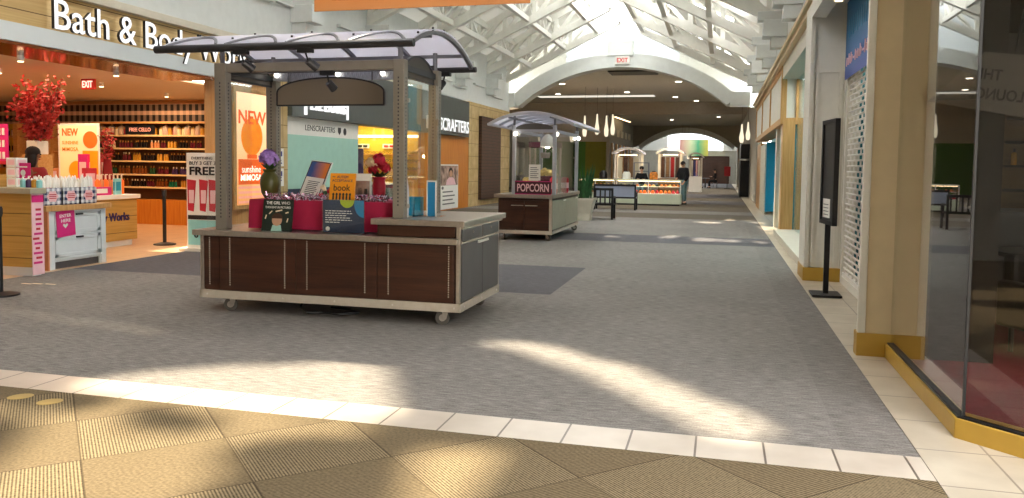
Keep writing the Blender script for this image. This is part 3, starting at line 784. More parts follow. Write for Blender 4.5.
# ================================================================== THE NEAR RETAIL CART
XL, XR, YF, YB = -5.03, -2.29, 6.90, 8.20
cart = thing('retail_cart', 'large wheeled retail cart of dark walnut with a curved frosted roof, nearest the camera', 'kiosk', (-3.66, 7.55, 0))
part('body', MB().box(XL+.02, XR-.02, YF+.02, YB-.02, .18, .77).box(-3.12, XR-.02, YF+.02, YB-.02, .77, .93), 'cartwood', cart)
# front panels
for a, b in ((XL+.025, -4.825), (-4.815, -3.975), (-3.965, -3.12), (-3.11, XR-.06)):
    part('front_panel', MB().box(a, b, YF+.004, YF+.03, .22, .755), 'cartwood', cart, bevel=.003)
part('front_panel', MB().box(-3.10, XR-.05, YF+.004, YF+.03, .825, .925), 'cartwood', cart, bevel=.003)
mb = MB().box(XL, XR, YF-.012, YF+.02, .135, .215).box(XR-.02, XR+.012, YF-.012, YB+.012, .135, .215).box(XL, XR, YB-.02, YB+.012, .135, .215).box(XL-.012, XL+.02, YF-.012, YB+.012, .135, .215).box(XL+.03, XR-.03, YF+.03, YB-.03, .15, .18)
part('bottom_rail', mb, 'alu', cart, bevel=.004)
mb = MB()
for x in (-4.95, -4.1, -3.55, -2.95, -2.34): mb.cyl((x, YF-.018, .175), (x, YF-.01, .175), .009, 8)
for y in (7.0, 7.55, 8.1): mb.cyl((XR+.01, y, .175), (XR+.018, y, .175), .009, 8)
for x in (-4.4, -3.6, -2.5): mb.cyl((x, YF-.066, .79), (x, YF-.058, .79), .008, 8)
for x in (-3.1, -2.75, -2.3): mb.cyl((x, YF-.056, .96), (x, YF-.048, .96), .008, 8)
part('screws', mb, 'steel', cart, kind='stuff')
for x in (XL+.005, XR-.03): part('corner_trim', MB().box(x-.005, x+.03, YF-.008, YF+.03, .21, .76 if x < -4 else .93), 'steel', cart, bevel=.003)
part('corner_trim', MB().box(XR-.03, XR+.006, YB-.03, YB+.006, .21, .93), 'steel', cart, bevel=.003)
# perforated standards
for x in (-4.93, -4.70, -4.09, -3.85, -3.24, -3.0, -2.40):
    mb = MB()
    z = .27
    while z < .74: mb.box(x-.005, x+.005, YF-.002, YF+.006, z, z+.012); z += .022
    part('slotted_standard', mb, 'alu', cart)
part('low_countertop', MB().box(-5.09, -2.30, YF-.058, YB+.04, .765, .82), 'steel', cart, bevel=.006)
part('high_countertop', MB().box(-3.16, -2.235, YF-.048, YB+.10, .93, .985), 'steel', cart, bevel=.006, label='raised steel countertop at the gate end')
# end: drawers and doors
for y0, y1 in ((6.96, 7.57), (7.59, 8.17)):
    d = part('drawer', MB().box(XR-.02, XR+.008, y0, y1, .79, .905), 'sheetgrey', cart, bevel=.003)
    part('drawer_lock', MB().cyl((XR+.005, (y0+y1)/2, .86), (XR+.016, (y0+y1)/2, .86), .011, 10), 'steel', d)
for y0, y1, hy in ((6.94, 7.585, 7.50), (7.60, 8.17, 7.68)):
    d = part('door', MB().box(XR-.02, XR+.008, y0, y1, .225, .765), 'sheetgrey', cart, bevel=.003)
    part('door_handle', MB().box(XR+.006, XR+.024, hy-.08, hy+.08, .735, .76), 'white', d, bevel=.003)
mb = MB().box(XR-.02, XR+.01, 6.94, 8.18, .77, .785).box(XR-.02, XR+.02, 6.92, 8.28, .905, .93)
part('end_rail', mb, 'alu', cart)
# casters
def caster(parent, x, y, ang, r=.066, name='caster'):
    c, s = math.cos(ang), math.sin(ang)
    ox, oy = x+c*.045, y+s*.045
    ax = Vector((-s, c, 0))
    mb = MB().cyl((x, y, .118), (x, y, .15), .028, 10)
    for q in (-1, 1):
        o = ax*.022*q
        mb.prism([(-.03, .125), (.03, .125), (.012, r-.012), (-.012, r-.012)], 'x', -.003, .003)
        st = len(mb.v)-8
        R_ = Matrix.Translation(Vector((x*1.0, y, 0))+o+Vector((c, s, 0))*.02) @ Matrix.Rotation(ang-PI/2, 4, 'Z')
        for i in range(st, len(mb.v)):
            mb.v[i] = tuple(R_ @ Vector(mb.v[i]))
    ca = part(name, mb, 'steel', parent)
    w = MB().cyl(Vector((ox, oy, r))-ax*.016, Vector((ox, oy, r))+ax*.016, r, 18)
    part('wheel', w, 'rubber', ca, smooth=True)
    part('hub', MB().cyl(Vector((ox, oy, r))-ax*.019, Vector((ox, oy, r))+ax*.019, r*.5, 14), 'steel', ca)
for x, y, a in ((-4.70, 6.99, PI+.25), (-2.44, 6.99, PI+.25), (-2.42, 8.05, PI-.3), (-4.75, 8.08, PI+.2)): caster(cart, x, y, a)
# posts
PX = (-4.83, -2.925); PY = (7.0, 7.93)
for i, x in enumerate(PX):
    for j, y in enumerate(PY):
        zb = .82 if i == 0 else .985
        w = .063 if (i == 0) else .055
        p = part('post', MB().box(x-w, x+w, y-.05, y+.05, zb, 2.475), 'post', cart, bevel=.006)
        mb = MB()
        z = zb+.12
        while z < 2.3:
            mb.box(x-.006, x+.006, y-.0515, y-.049, z, z+.016).box(x+w-.001, x+w+.0015, y-.006, y+.006, z, z+.016); z += .035
        part('slots', mb, 'darkmetal', p, kind='stuff')
        part('post_stem', MB().cyl((x, y, 2.47), (x, y, 2.60 if j == 0 else 2.66), .024, 10), 'greymetal', p)
part('header_beam', MB().box(PX[0], PX[1], 6.97, 7.03, 2.385, 2.472), 'post', cart, bevel=.004)
part('header_beam', MB().box(PX[0], PX[1], 7.90, 7.96, 2.48, 2.53), 'darkmetal', cart, bevel=.004)
for x in PX: part('side_beam', MB().box(x-.025, x+.025, 7.0, 7.93, 2.38, 2.44), 'darkmetal', cart)
# mesh light tray between the rear posts
mb = MB()
for k in range(3): mb.box(-4.75, -3.0, 7.80+.05*k, 7.815+.05*k, 2.39, 2.402)
for i in range(36): mb.bar((-4.75+i*.049, 7.80, 2.395), (-4.72+i*.049, 7.80, 2.475), .010, .010); mb.bar((-4.72+i*.049, 7.80, 2.475), (-4.70+i*.049, 7.80, 2.395), .010, .010)
mb.box(-4.75, -3.0, 7.795, 7.81, 2.47, 2.48).box(-4.75, -3.0, 7.83, 7.835, 2.39, 2.48)
tray = part('mesh_light_tray', mb, 'postsilver', cart)
for x in (-4.70, -3.97, -3.45): part('bulb', MB().ball((x, 7.78, 2.445), .026, 10, 6), 'lamp', tray)
# lunette sign board
cx, hw = -3.887, .60
pts = [(cx-hw, 2.09), (cx+hw, 2.09), (cx+hw, 2.225)]+[(cx+hw*math.cos(t), 2.225+.145*math.sin(t)) for t in [PI*i/24 for i in range(1, 24)]]+[(cx-hw, 2.225)]
lb = part('sign_board', MB().prism(pts, 'y', 7.44, 7.46), 'smoked', cart, label='blank arched smoked sign board')
mb = MB(); loop = [Vector((p[0], 7.45, p[1])) for p in pts]
for a, b in zip(loop, loop[1:]+loop[:1]): mb.bar(a, b, .03, .016)
part('rim', mb, 'darkmetal', lb)
mb = MB()
for x in (-4.36, -3.42): mb.bar((x, 7.45, 2.25), (x, 7.45, 2.44), .012, .012)
mb.bar((PX[0], 7.45, 2.44), (PX[1], 7.45, 2.44), .03, .03)
part('hanger', mb, 'greymetal', lb)
# end lunette disc and clear side panels
def lunette(x, label):
    pts = [(7.06, 2.33), (7.88, 2.33)]+[(7.47+.41*math.cos(t), 2.345+.21*math.sin(t)) for t in [PI*i/20 for i in range(1, 20)]]
    d = part('end_lunette', MB().prism(pts, 'x', x-.008, x+.008), 'tinted_disc', cart)
    mb = MB(); loop = [Vector((x, a, b)) for a, b in pts]
    for a, b in zip(loop, loop[1:]+loop[:1]): mb.bar(a, b, .026, .02)
    part('rim', mb, 'darkmetal', d)
for x in PX: lunette(x, '')
p = part('clear_panel', MB().box(-2.874, -2.868, 7.06, 7.90, 1.0, 2.31), 'clear', cart)
for z in (1.10, 2.10): part('clamp', MB().box(-2.90, -2.855, 7.035, 7.075, z-.02, z+.02), 'steel', p, bevel=.004)
p = part('clear_panel', MB().box(-4.835, -4.829, 7.06, 7.50, .83, 2.31), 'clear', cart)
for z in (1.10, 2.0): part('clamp', MB().box(-4.85, -4.81, 7.035, 7.075, z-.02, z+.02), 'steel', p, bevel=.004)
p = part('clear_panel', MB().box(-5.02, -4.90, 6.985, 6.991, .83, 2.36), 'clear', cart)
part('clamp', MB().tube([(-4.90, 6.98, 2.33), (-4.93, 6.97, 2.35), (-4.95, 6.98, 2.33), (-4.93, 6.98, 2.31)], .006, 6), 'steel', p)
# ---- curved roof
RYF, RYB, RZ = 6.44, 8.24, 2.52
RC = (RYF+RYB)/2; RH = .225; half = (RYB-RYF)/2
Rr = (half**2+RH**2)/(2*RH)
def rz_(y): return RZ+RH-(Rr-math.sqrt(Rr*Rr-(y-RC)**2))
ysr = [RYF+(RYB-RYF)*i/24 for i in range(25)]
rx0, rx1 = -5.13, -2.60
prof = [(y, rz_(y)+.035) for y in ysr]+[(y, rz_(y)+.024) for y in ysr[::-1]]
roof_o = part('roof_sheet', MB().prism(prof, 'x', rx0, rx1), 'roofskin', cart, smooth=True, label='frosted curved roof sheet')
for i in range(5):
    x = rx0+.02+(rx1-rx0-.04)*i/4
    mb = MB()
    for k in range(24): mb.bar((x, ysr[k], rz_(ysr[k])), (x, ysr[k+1], rz_(ysr[k+1])), .035, .035)
    rb = part('roof_rib', mb, 'greymetal', cart)
    if i < 4:
        xa, xb = x+.05, x+(rx1-rx0-.04)/4-.05; pts = []
        for k in range(17):
            u = k/16; y = RYF+.03+.26*math.sin(PI*u); pts.append((xa+(xb-xa)*u, y, rz_(y)+.038))
        part('scallop_trim', MB().tube(pts, .016, 6), 'greymetal', cart)
    mb = MB()
    for k in (3, 8, 12, 16, 21): mb.cyl((x, ysr[k], rz_(ysr[k])+.01), (x, ysr[k], rz_(ysr[k])+.05), .011, 8)
    part('rib_bolts', mb, 'darkmetal', rb, kind='stuff')
part('roof_edge_tube', MB().cyl((rx0-.03, RYF, RZ+.02), (rx1+.03, RYF, RZ+.02), .036, 14), 'darkmetal', cart, smooth=True)
part('roof_edge_tube', MB().cyl((rx0-.03, RYB, RZ), (rx1+.03, RYB, RZ), .03, 14), 'darkmetal', cart, smooth=True)
for y in PY: part('roof_purlin', MB().box(rx0+.03, rx1-.02, y-.02, y+.02, rz_(y)-.045, rz_(y)-.012), 'greymetal', cart)
# spotlights under the roof
def spot(x, y, z, dx, dy):
    mb = MB().box(x-.07, x+.07, y-.03, y+.03, z-.045, z)
    s = part('spotlight', mb, 'black', cart, bevel=.004)
    part('yoke', MB().tube([(x, y, z-.04), (x+dx*.02, y+dy*.02, z-.10), (x+dx*.05, y+dy*.05, z-.13)], .009, 6), 'black', s)
    part('lamp_head', MB().cyl((x+dx*.02, y+dy*.02, z-.11), (x+dx*.11, y+dy*.11, z-.17), .035, 12, .042), 'darkmetal', s)
spot(-4.25, RYF, RZ, .6, .8); spot(-3.60, RYF, RZ, .6, .8); spot(-2.93, RYB, RZ-.02, -.3, -.7)
spot(-3.68, 7.0, 2.385, .3, .7)
# power leads on the floor below
single('power_cable', MB().tube([(-4.2, 7.5, .17), (-4.19, 7.45, .06), (-4.15, 7.3, .012), (-4.0, 7.15, .012), (-3.93, 7.05, .012), (-3.8, 7.12, .012), (-3.6, 7.08, .012), (-3.45, 7.2, .012), (-3.6, 7.35, .012), (-3.85, 7.4, .012)], .011, 6),
       'black', 'black power cable coiled on the carpet under the near cart', 'cable')

# ---------------------------------------------------------- on the cart
def cloth_riser():
    x0, x1, y0, y1, zb, zt = -4.60, -3.06, 7.10, 7.78, .825, 1.125
    mb = MB(); top = []; N = 60
    per = []
    for i in range(N):
        t = i/N*2*((x1-x0)+(y1-y0))
        if t < x1-x0: per.append((x0+t, y0, 0, -1))
        elif t < (x1-x0)+(y1-y0): per.append((x1, y0+t-(x1-x0), 1, 0))
        elif t < 2*(x1-x0)+(y1-y0): per.append((x1-(t-(x1-x0)-(y1-y0)), y1, 0, 1))
        else: per.append((x0, y1-(t-2*(x1-x0)-(y1-y0)), -1, 0))
    v = []; rows = (zt, zt-.02, zt-.12, zt-.22, zb+.01)
    for r, z in enumerate(rows):
        for i, (x, y, nx, ny) in enumerate(per):
            w = (0, .008, .016, .022, .026)[r]*(1+.6*math.sin(i*1.7)+.4*math.sin(i*3.1))
            v.append((x+nx*w, y+ny*w, z-(0 if r < 4 else .0)))
    f = [(r*N+i, r*N+(i+1) % N, (r+1)*N+(i+1) % N, (r+1)*N+i) for r in range(4) for i in range(N)]
    return mb.add(v, f+[tuple(range(N))[::-1]])
single('tablecloth', cloth_riser(), 'red', 'crimson cloth draped over the low riser on the near cart', 'tablecloth', smooth=True)

def book(name, x0, x1, y, z0, h, lean, th, cover, label, cat='book'):
    b = thing(name, label, cat, ((x0+x1)/2, y, z0), local=True); b.rotation_euler = (lean, 0, 0)
    w = (x1-x0)/2
    part('cover', MB().box(-w, w, 0, .004, 0, h).box(-w, w, th-.004, th, 0, h).box(-w, -w+.004, 0, th, 0, h), cover, b)
    part('pages', MB().box(-w+.004, w-.005, .004, th-.004, .004, h-.004), 'paper', b)
    return b, w
b, w = book('picture_book', -4.385, -4.055, 6.965, .822, .315, -.16, .014, 'darkgreen', 'dark green picture book with a drawn girl on its cover, leaning on the crimson cloth')
mb = MB().text('THE GIRL WHO', (-.13, -.001, .265), X1, Z1, .26, .03, .002).text('THOUGHT IN PICTURES', (-.14, -.001, .225), X1, Z1, .28, .022, .002)
part('title', mb, 'paper', b)
mb = MB().m(0).prism([(-.06+.0, .0), (.06, .0), (.045, .06), (-.045, .06)], 'y', -.002, .001)
mb.m(1); st = len(mb.v)
mb.prism([(.055*math.cos(t), .11+.058*math.sin(t)) for t in [2*PI*i/20 for i in range(20)]], 'y', -.003, .001)
mb.m(2).prism([(.062*math.cos(t), .125+.055*math.sin(t)) for t in [PI*i/10 for i in range(11)]], 'y', -.004, .001)
part('girl_drawing', mb, ['mint', 'skin', 'bark'], b)
mb = MB().bar((-.09, -.002, .17), (-.06, -.002, .20), .006, .01).bar((-.02, -.002, .195), (.05, -.002, .21), .006, .012).bar((.09, -.002, .18), (.12, -.002, .19), .006, .012).bar((-.13, -.002, .12), (-.12, -.002, .16), .006, .01).bar((.11, -.002, .09), (.12, -.002, .13), .006, .01)
part('cover_doodles', mb, 'petalcream', b)
# clear holder with blue placard
h = thing('placard_stand', 'dark blue placard in a clear acrylic stand in front of the crimson cloth', 'sign', (-3.497, 6.97, .82), local=True)
part('acrylic_holder', MB().box(-.225, .225, -.005, -.002, 0, .335).box(-.225, .225, .006, .009, 0, .335).box(-.225, .225, -.004, .10, 0, .004), 'clear', h)
part('insert', MB().box(-.215, .215, -.001, .005, .01, .325), 'navy', h)
mb = MB().m(0).prism([(.04+.075*math.cos(t), .325+.075*math.sin(t)) for t in [PI+PI*i/16 for i in range(17)]], 'y', -.0017, .0)
mb.m(1).prism([(.215, .325), (.118, .325)]+[(.215+.10*math.cos(t), .29+.13*math.sin(t)) for t in [PI*.9+PI*.6*i/16 for i in range(17)]], 'y', -.0016, 0)
part('printed_circles', mb, ['limegreen', 'blueprint'], h)
mb = MB()
for i, wd in enumerate((.27, .29, .22, .26, .28, .15)):
    x = -.19
    while x < -.19+wd: 
        l = random.uniform(.02, .05); mb.box(x, min(x+l, -.19+wd), -.0018, -.001, .215-i*.022, .223-i*.022); x += l+.008
mb.prism([(-.165+.022*math.cos(t), .045+.022*math.sin(t)) for t in [2*PI*i/16 for i in range(16)]], 'y', -.0018, -.001)
part('printed_lines', mb, 'paper', h)
# easel frame, tilted and turned
e = thing('tilted_print_frame', 'tilted framed sunset print standing on the crimson riser', 'framed print', (-4.13, 7.42, 1.127), local=True)
e.rotation_euler = (-.42, .09, -.30)
part('frame', MB().box(-.15, .15, 0, .012, 0, .43), 'white', e, bevel=.003)
part('frame_rim', MB().box(-.142, -.132, -.004, 0, .01, .42).box(.132, .142, -.004, 0, .01, .42).box(-.122, .122, -.004, 0, .01, .02).box(-.122, .122, -.004, 0, .41, .42), 'darkmetal', e)
part('picture', MB().box(-.13, .13, -.003, 0, .24, .41), 'easelprint', e)
part('text_sheet', MB().box(-.13, .13, -.003, 0, .02, .24), 'paper', e)
mb = MB()
for i in range(8): mb.box(-.08, .05+random.uniform(0, .04), -.0045, -.003, .05+i*.02, .057+i*.02)
part('printed_lines', mb, 'darkmetal', e)
part('prop_leg', MB().bar((0, .012, .30), (0, .20, .06), .02, .006), 'white', e)
# orange book and brochure holder
b, w = book('paperback', -3.735, -3.465, 7.13, 1.127, .275, -.14, .02, 'orangeprint', 'bright orange paperback standing on the crimson riser')
mb = MB().text('the', (-.11, -.001, .235), X1, Z1, .03, .014, .002).text('AUTISM', (-.06, -.001, .225), X1, Z1, .12, .026, .002).text('ACCEPTANCE', (-.11, -.001, .19), X1, Z1, .22, .024, .002)
part('title', mb, 'purpledark', b)
part('title_word', MB().text('book', (-.09, -.001, .10), X1, Z1, .18, .065, .002, bold=.01), 'bark', b)
mb = MB()
for i in range(6):
    x = -.09+i*.036; mb.prism([(x+.012*math.cos(t), .065+.016*math.sin(t)) for t in [2*PI*k/10 for k in range(10)]], 'y', -.002, 0).box(x-.009, x+.009, -.002, 0, .012, .05)
part('drawn_children', mb, 'darkmetal', b)
h = thing('brochure_holder', 'clear brochure holder with photo leaflets behind the orange paperback', 'brochure holder', (-3.47, 7.30, 1.127), local=True)
part('holder', MB().box(-.12, .12, -.02, -.017, 0, .20).box(-.12, .12, .02, .023, 0, .28).box(-.12, -.117, -.02, .02, 0, .24).box(.117, .12, -.02, .02, 0, .24), 'clear', h)
part('leaflets', MB().box(-.11, .11, -.014, .016, .006, .27), 'paper', h)
part('leaflet_photo', MB().box(-.09, .10, -.0155, -.014, .05, .20), 'photo', h)
part('leaflet_figures', MB().prism([(-.03, .03), (.02, .03), (.015, .13), (-.02, .13)], 'y', -.017, -.015).prism([(.04, .03), (.08, .03), (.075, .12), (.045, .12)], 'y', -.017, -.015), 'darkmetal', h)
# vases with flowers
def blossom(mb, c, r, n=40, k=0):
    for i in range(n):
        d = Vector((random.gauss(0, 1), random.gauss(0, 1), random.gauss(.25, .9))).normalized()
        p = Vector(c)+d*r*random.uniform(.55, 1.0)
        a = d.orthogonal().normalized(); a = Matrix.Rotation(random.uniform(0, 6), 3, d) @ a; q = d.cross(a)
        s = r*random.uniform(.35, .55)
        mb.add([p-a*s-q*s*.5, p+a*s-q*s*.5, p+a*s*.8+q*s+d*s*.4, p-a*s*.8+q*s+d*s*.4], [(0, 1, 2, 3)])
    mb.ball(c, r*.62, 8, 6)
f = thing('flower_vase', 'olive green wrapped vase holding one large purple flower', 'flower vase', (-4.53, 7.36, 1.127))
part('vase', MB().lathe([(.055, 0), (.085, .05), (.10, .14), (.095, .22), (.06, .27), (.075, .30)], (-4.53, 7.36, 1.127), 16), 'vaseolive', f, smooth=True)
mb = MB(); blossom(mb, (-4.545, 7.36, 1.54), .085, 60); part('blossom', mb, 'purple', f)
part('stem', MB().tube([(-4.53, 7.36, 1.2), (-4.535, 7.36, 1.42), (-4.545, 7.36, 1.52)], .012, 6), 'leafdark', f)
mb = MB()
for a in range(9):
    t = a*.7; d = Vector((math.cos(t), math.sin(t), .9)).normalized(); p = Vector((-4.53, 7.36, 1.40)); q = d.cross(Z1).normalized()*.025
    mb.add([p, p+d*.08+q, p+d*.14, p+d*.08-q], [(0, 1, 2, 3)])
part('leaves', mb, 'leafdark', f)
f = thing('flower_vase', 'crimson vase holding red and cream flowers beside the cart post', 'flower vase', (-3.40, 7.58, 1.127))
part('vase', MB().lathe([(.05, 0), (.065, .06), (.07, .14), (.06, .20), (.075, .235)], (-3.40, 7.58, 1.127), 16), 'vasered', f, smooth=True)
for c, r, m_ in (((-3.47, 7.54, 1.49), .06, 'petalcream'), ((-3.39, 7.56, 1.52), .065, 'petalred'), ((-3.35, 7.60, 1.46), .055, 'petalred'), ((-3.43, 7.64, 1.55), .055, 'petalred'), ((-3.44, 7.53, 1.43), .05, 'petalred')):
    mb = MB(); blossom(mb, c, r, 40); part('blossom', mb, m_, f)
mb = MB()
for a in range(12):
    t = a*.55; d = Vector((math.cos(t), math.sin(t), .7)).normalized(); p = Vector((-3.40, 7.58, 1.34)); q = d.cross(Z1).normalized()*.03
    mb.add([p, p+d*.07+q, p+d*.15, p+d*.07-q], [(0, 1, 2, 3)])
part('leaves', mb, 'leafdark', f)
# tinsel, bow
mb = MB()
for i in range(520):
    x = random.uniform(-4.45, -3.1); p = Vector((x, random.uniform(7.10, 7.26), 1.128+random.random()**2*.055+.006))
    if -3.74 < x < -3.40: p.y = random.uniform(7.21, 7.27)
    d = Vector((random.gauss(0, 1), random.gauss(0, 1), random.gauss(0, .8))).normalized()*.022; q = d.orthogonal().normalized()*.005
    mb.add([p-d-q, p+d-q, p+d+q, p-d+q], [(0, 1, 2, 3)])
single('tinsel_garland', mb, 'tinsel', 'silver and pink tinsel strewn along the front of the crimson riser', 'tinsel', kind='stuff')
bw = thing('ribbon_bow', 'small red and green ribbon bow between the print frame and the orange paperback', 'bow', (-3.82, 7.22, 1.15), local=True)
for k in range(4):
    mb = MB(); a = k*PI/2+.5
    pts = [Vector((.075*t*math.cos(a)*(1), .02*math.sin(t*PI), .05+.075*t*math.sin(a)+.0)) for t in (0, .35, .7, 1.)]
    mb.tube(pts, .012, 6, .03); part('loop', mb, 'petalred' if k % 2 == 0 else 'petalcream', bw)
part('knot', MB().ball((0, 0, .05), .024, 8, 6), 'leafgreen', bw)
# on the raised counter
t = thing('leaflet_box', 'teal open leaflet box behind the clear end panel on the raised counter', 'box', (-2.99, 7.42, .985))
part('box', MB().box(-3.03, -2.90, 7.3, 7.305, .985, 1.17).box(-3.03, -2.90, 7.55, 7.555, .985, 1.17).box(-3.03, -3.025, 7.3, 7.555, .985, 1.17).box(-2.905, -2.90, 7.3, 7.555, .985, 1.17).box(-3.03, -2.90, 7.3, 7.555, .985, .99), 'teal', t)
part('leaflets', MB().box(-3.02, -2.91, 7.31, 7.54, .99, 1.12), 'paper', t)
t = thing('acrylic_display', 'white edged blue acrylic display stand on the raised counter', 'display stand', (-2.76, 7.38, .985))
part('backboard', MB().box(-2.80, -2.70, 7.38, 7.386, .99, 1.335), 'blueprint', t)
part('edge', MB().box(-2.80, -2.79, 7.372, 7.392, .985, 1.34).box(-2.71, -2.70, 7.372, 7.392, .985, 1.34).box(-2.80, -2.70, 7.372, 7.392, 1.325, 1.34), 'white', t)
part('foot', MB().box(-2.84, -2.62, 7.28, 7.46, .985, .991), 'clear', t)
t = thing('white_dish', 'white curved dish standing against the inner side of the clear end panel', 'dish', (-3.04, 7.20, .985))
part('bowl', MB().prism([(7.14, .985), (7.20, .985), (7.22, 1.1), (7.21, 1.25), (7.17, 1.36), (7.185, 1.25), (7.19, 1.1)], 'x', -3.00, -2.92), 'white', t)
part('base', MB().box(-3.02, -2.90, 7.12, 7.24, .985, .995), 'white', t)
# ================================================================== BODY-CARE STORE
s = thing('store_sign', 'large white lit letters reading Bath & Body Works on the wood fascia', 'sign', (WX+.03, 10.8, 3.2))
part('lettering', MB().m(0).text('Bath & Body Works', (WX+.03, 8.70, 3.09), Y1, Z1, 4.62, .53, .05, bold=.006, side=1), ['sign_lit', 'darkmetal'], s)
# shelves on the back wall
SH = [(2.11, 'top'), (1.80, 'second'), (1.50, 'third'), (1.18, 'fourth'), (.88, 'fifth')]
SX0, SX1 = -14.72, -11.25
u = thing('shelf_unit', 'tall maple wall shelf unit filled with bottles under the checked valance', 'shelf unit', ((SX0+SX1)/2, 16.35, 0))
part('back_panel', MB().box(SX0, SX1, 16.38, 16.40, .56, 2.40), 'shelfback', u)
for z, nm in SH: part('shelf', MB().box(SX0, SX1, 16.08, 16.38, z-.035, z), 'shelfcream', u)
part('base_cabinet', MB().box(SX0, SX1, 15.98, 16.40, 0, .58), 'orangewood', u)
part('top_rail', MB().box(SX0, SX1, 16.08, 16.40, 2.38, 2.42), 'lightwood', u)
for x in (SX0, SX1-.04): part('side_panel', MB().box(x, x+.04, 16.06, 16.40, .56, 2.40), 'lightwood', u)
cols = [('plain_amber', '7a4018'), ('plain_gold', 'c08a2a'), ('plain_violet', '43305c'), ('plain_teal', '1a6a50'), ('plain_cream', 'd8c098'), ('plain_wine', '5a1a26'), ('plain_peach', 'd28e60'), ('plain_dark', '201816'), ('plain_rose', 'a84050'), ('plain_green', '22482c'), ('plain_black', '16110f')]
for nme, c in cols: M[nme] = plain('bottle_'+nme[6:], c, .25, var=.08)
M['caps'] = plain('bottle_cap_dark', '221a18', .4)
M['capw'] = plain('bottle_cap_white', 'e8dcc8', .4)
M['capg'] = plain('bottle_cap_gold', 'b88a3a', .3, .6)
def bottle_mesh(body, cap, h, r):
    mb = MB().m(0).lathe([(r, 0), (r, h*.68), (r*.45, h*.78)], (0, 0, 0), 8).m(1).lathe([(r*.45, h*.78), (r*.45, h)], (0, 0, 0), 8)
    return mesh(mb, 'bottle', [body, cap], (0, 0, 0), True)
def jar_mesh(body, cap, h, r):
    mb = MB().m(0).lathe([(r, 0), (r*1.02, h*.6), (r*.95, h*.7)], (0, 0, 0), 10).m(1).lathe([(r*.98, h*.7), (r*.98, h*.85), (r*.2, h*.88), (r*.2, h)], (0, 0, 0), 10)
    return mesh(mb, 'candle_jar', [body, cap], (0, 0, 0), True)
bots = [bottle_mesh(c[0], random.choice(['caps', 'capw', 'capg']), random.uniform(.17, .21), .033) for c in cols for _ in (0, 1)]
jars = [jar_mesh(c, 'capg', .2, .05) for c in ('plain_cream', 'plain_peach', 'plain_gold', 'plain_rose')]
def put(me, name, loc, label, cat, group):
    o = bpy.data.objects.new(name, me); C.objects.link(o); o.location = loc; return setp(o, label, cat, group)
for z, nm in SH:
    x = SX0+.10
    while x < SX1-.08:
        if nm == 'top':
            if not (-13.86 < x < -12.92): put(random.choice(jars), 'candle_jar', (x, 16.22, z), 'candle jar on the top shelf under the checked valance', 'candle', 'candle jars on the top shelf')
            x += .125
        else:
            k = random.choice(bots[:4]+bots[:4]+bots[6:8]+bots[8:10]+bots[14:16]+bots[18:]+bots[18:]+bots); run = random.randint(2, 5)
            for _ in range(run):
                if x > SX1-.08: break
                put(k, 'bottle', (x, 16.2+random.uniform(-.02, .02), z), 'small bottle on the %s shelf of the wall unit' % nm, 'bottle', 'bottles on the %s shelf' % nm)
                x += .082
            x += random.uniform(.02, .08)
s = thing('shelf_sign', 'dark sign reading FREE CELLO on the top shelf of bottles', 'sign', (-13.38, 16.12, 2.11))
part('board', MB().box(-13.80, -12.98, 16.12, 16.14, 2.13, 2.34), 'black', s)
part('lettering', MB().text('FREE CELLO', (-13.68, 16.115, 2.19), X1, Z1, .6, .09, .006, bold=.01), 'lb_pink', s)
for i in range(7): put(jars[i % 4], 'candle_jar', (-13.75+i*.12, 16.2, 2.11), 'candle jar under the FREE CELLO sign', 'candle', 'candle jars under the dark sign')
for i, x in enumerate([-14.55, -14.28, -14.0, -12.75, -12.45, -12.15, -11.85, -11.55]):
    cl = thing('glass_cloche', 'glass cloche standing on the top shelf', 'cloche', (x, 16.24, 2.31), 0, 'glass cloches on the top shelf', local=True)
    part('dome', MB().lathe([(.09, -.20), (.095, -.06), (.07, .0), (.02, .03)], (0, 0, .0), 10), 'clocheglass', cl, smooth=True)
    part('knob', MB().ball((0, 0, .045), .018, 8, 5), 'capg', cl)
# far left shelving, its yellow light put into the back panel colour
u = thing('shelf_unit', 'yellow lit shelf bay at the far end of the body-care store', 'shelf unit', (-17.2, 16.3, 0))
part('back_panel', MB().box(-19.5, -14.85, 16.38, 16.40, .3, 2.38), 'yellowwall', u)
for x in (-19.5, -18.2, -17.0, -16.0, -14.95): part('divider', MB().box(x, x+.12, 16.0, 16.40, 0, 2.38), 'lightwood', u)
for z in (.9, 1.3, 1.7, 2.08): part('shelf', MB().box(-19.5, -14.85, 16.08, 16.38, z-.03, z), 'lightwood', u)
for z, nm in ((.9, 'lowest'), (1.3, 'third'), (1.7, 'second'), (2.08, 'highest')):
    x = -19.3
    while x < -15.1:
        if min(abs(x-d-.06) for d in (-18.2, -17.0, -16.0)) > .12:
            put(random.choice(bots+jars), 'bottle', (x, 16.2, z), 'small bottle on the %s shelf of the yellow lit bay' % nm, 'bottle', 'bottles on the %s yellow lit shelf' % nm)
        x += .15
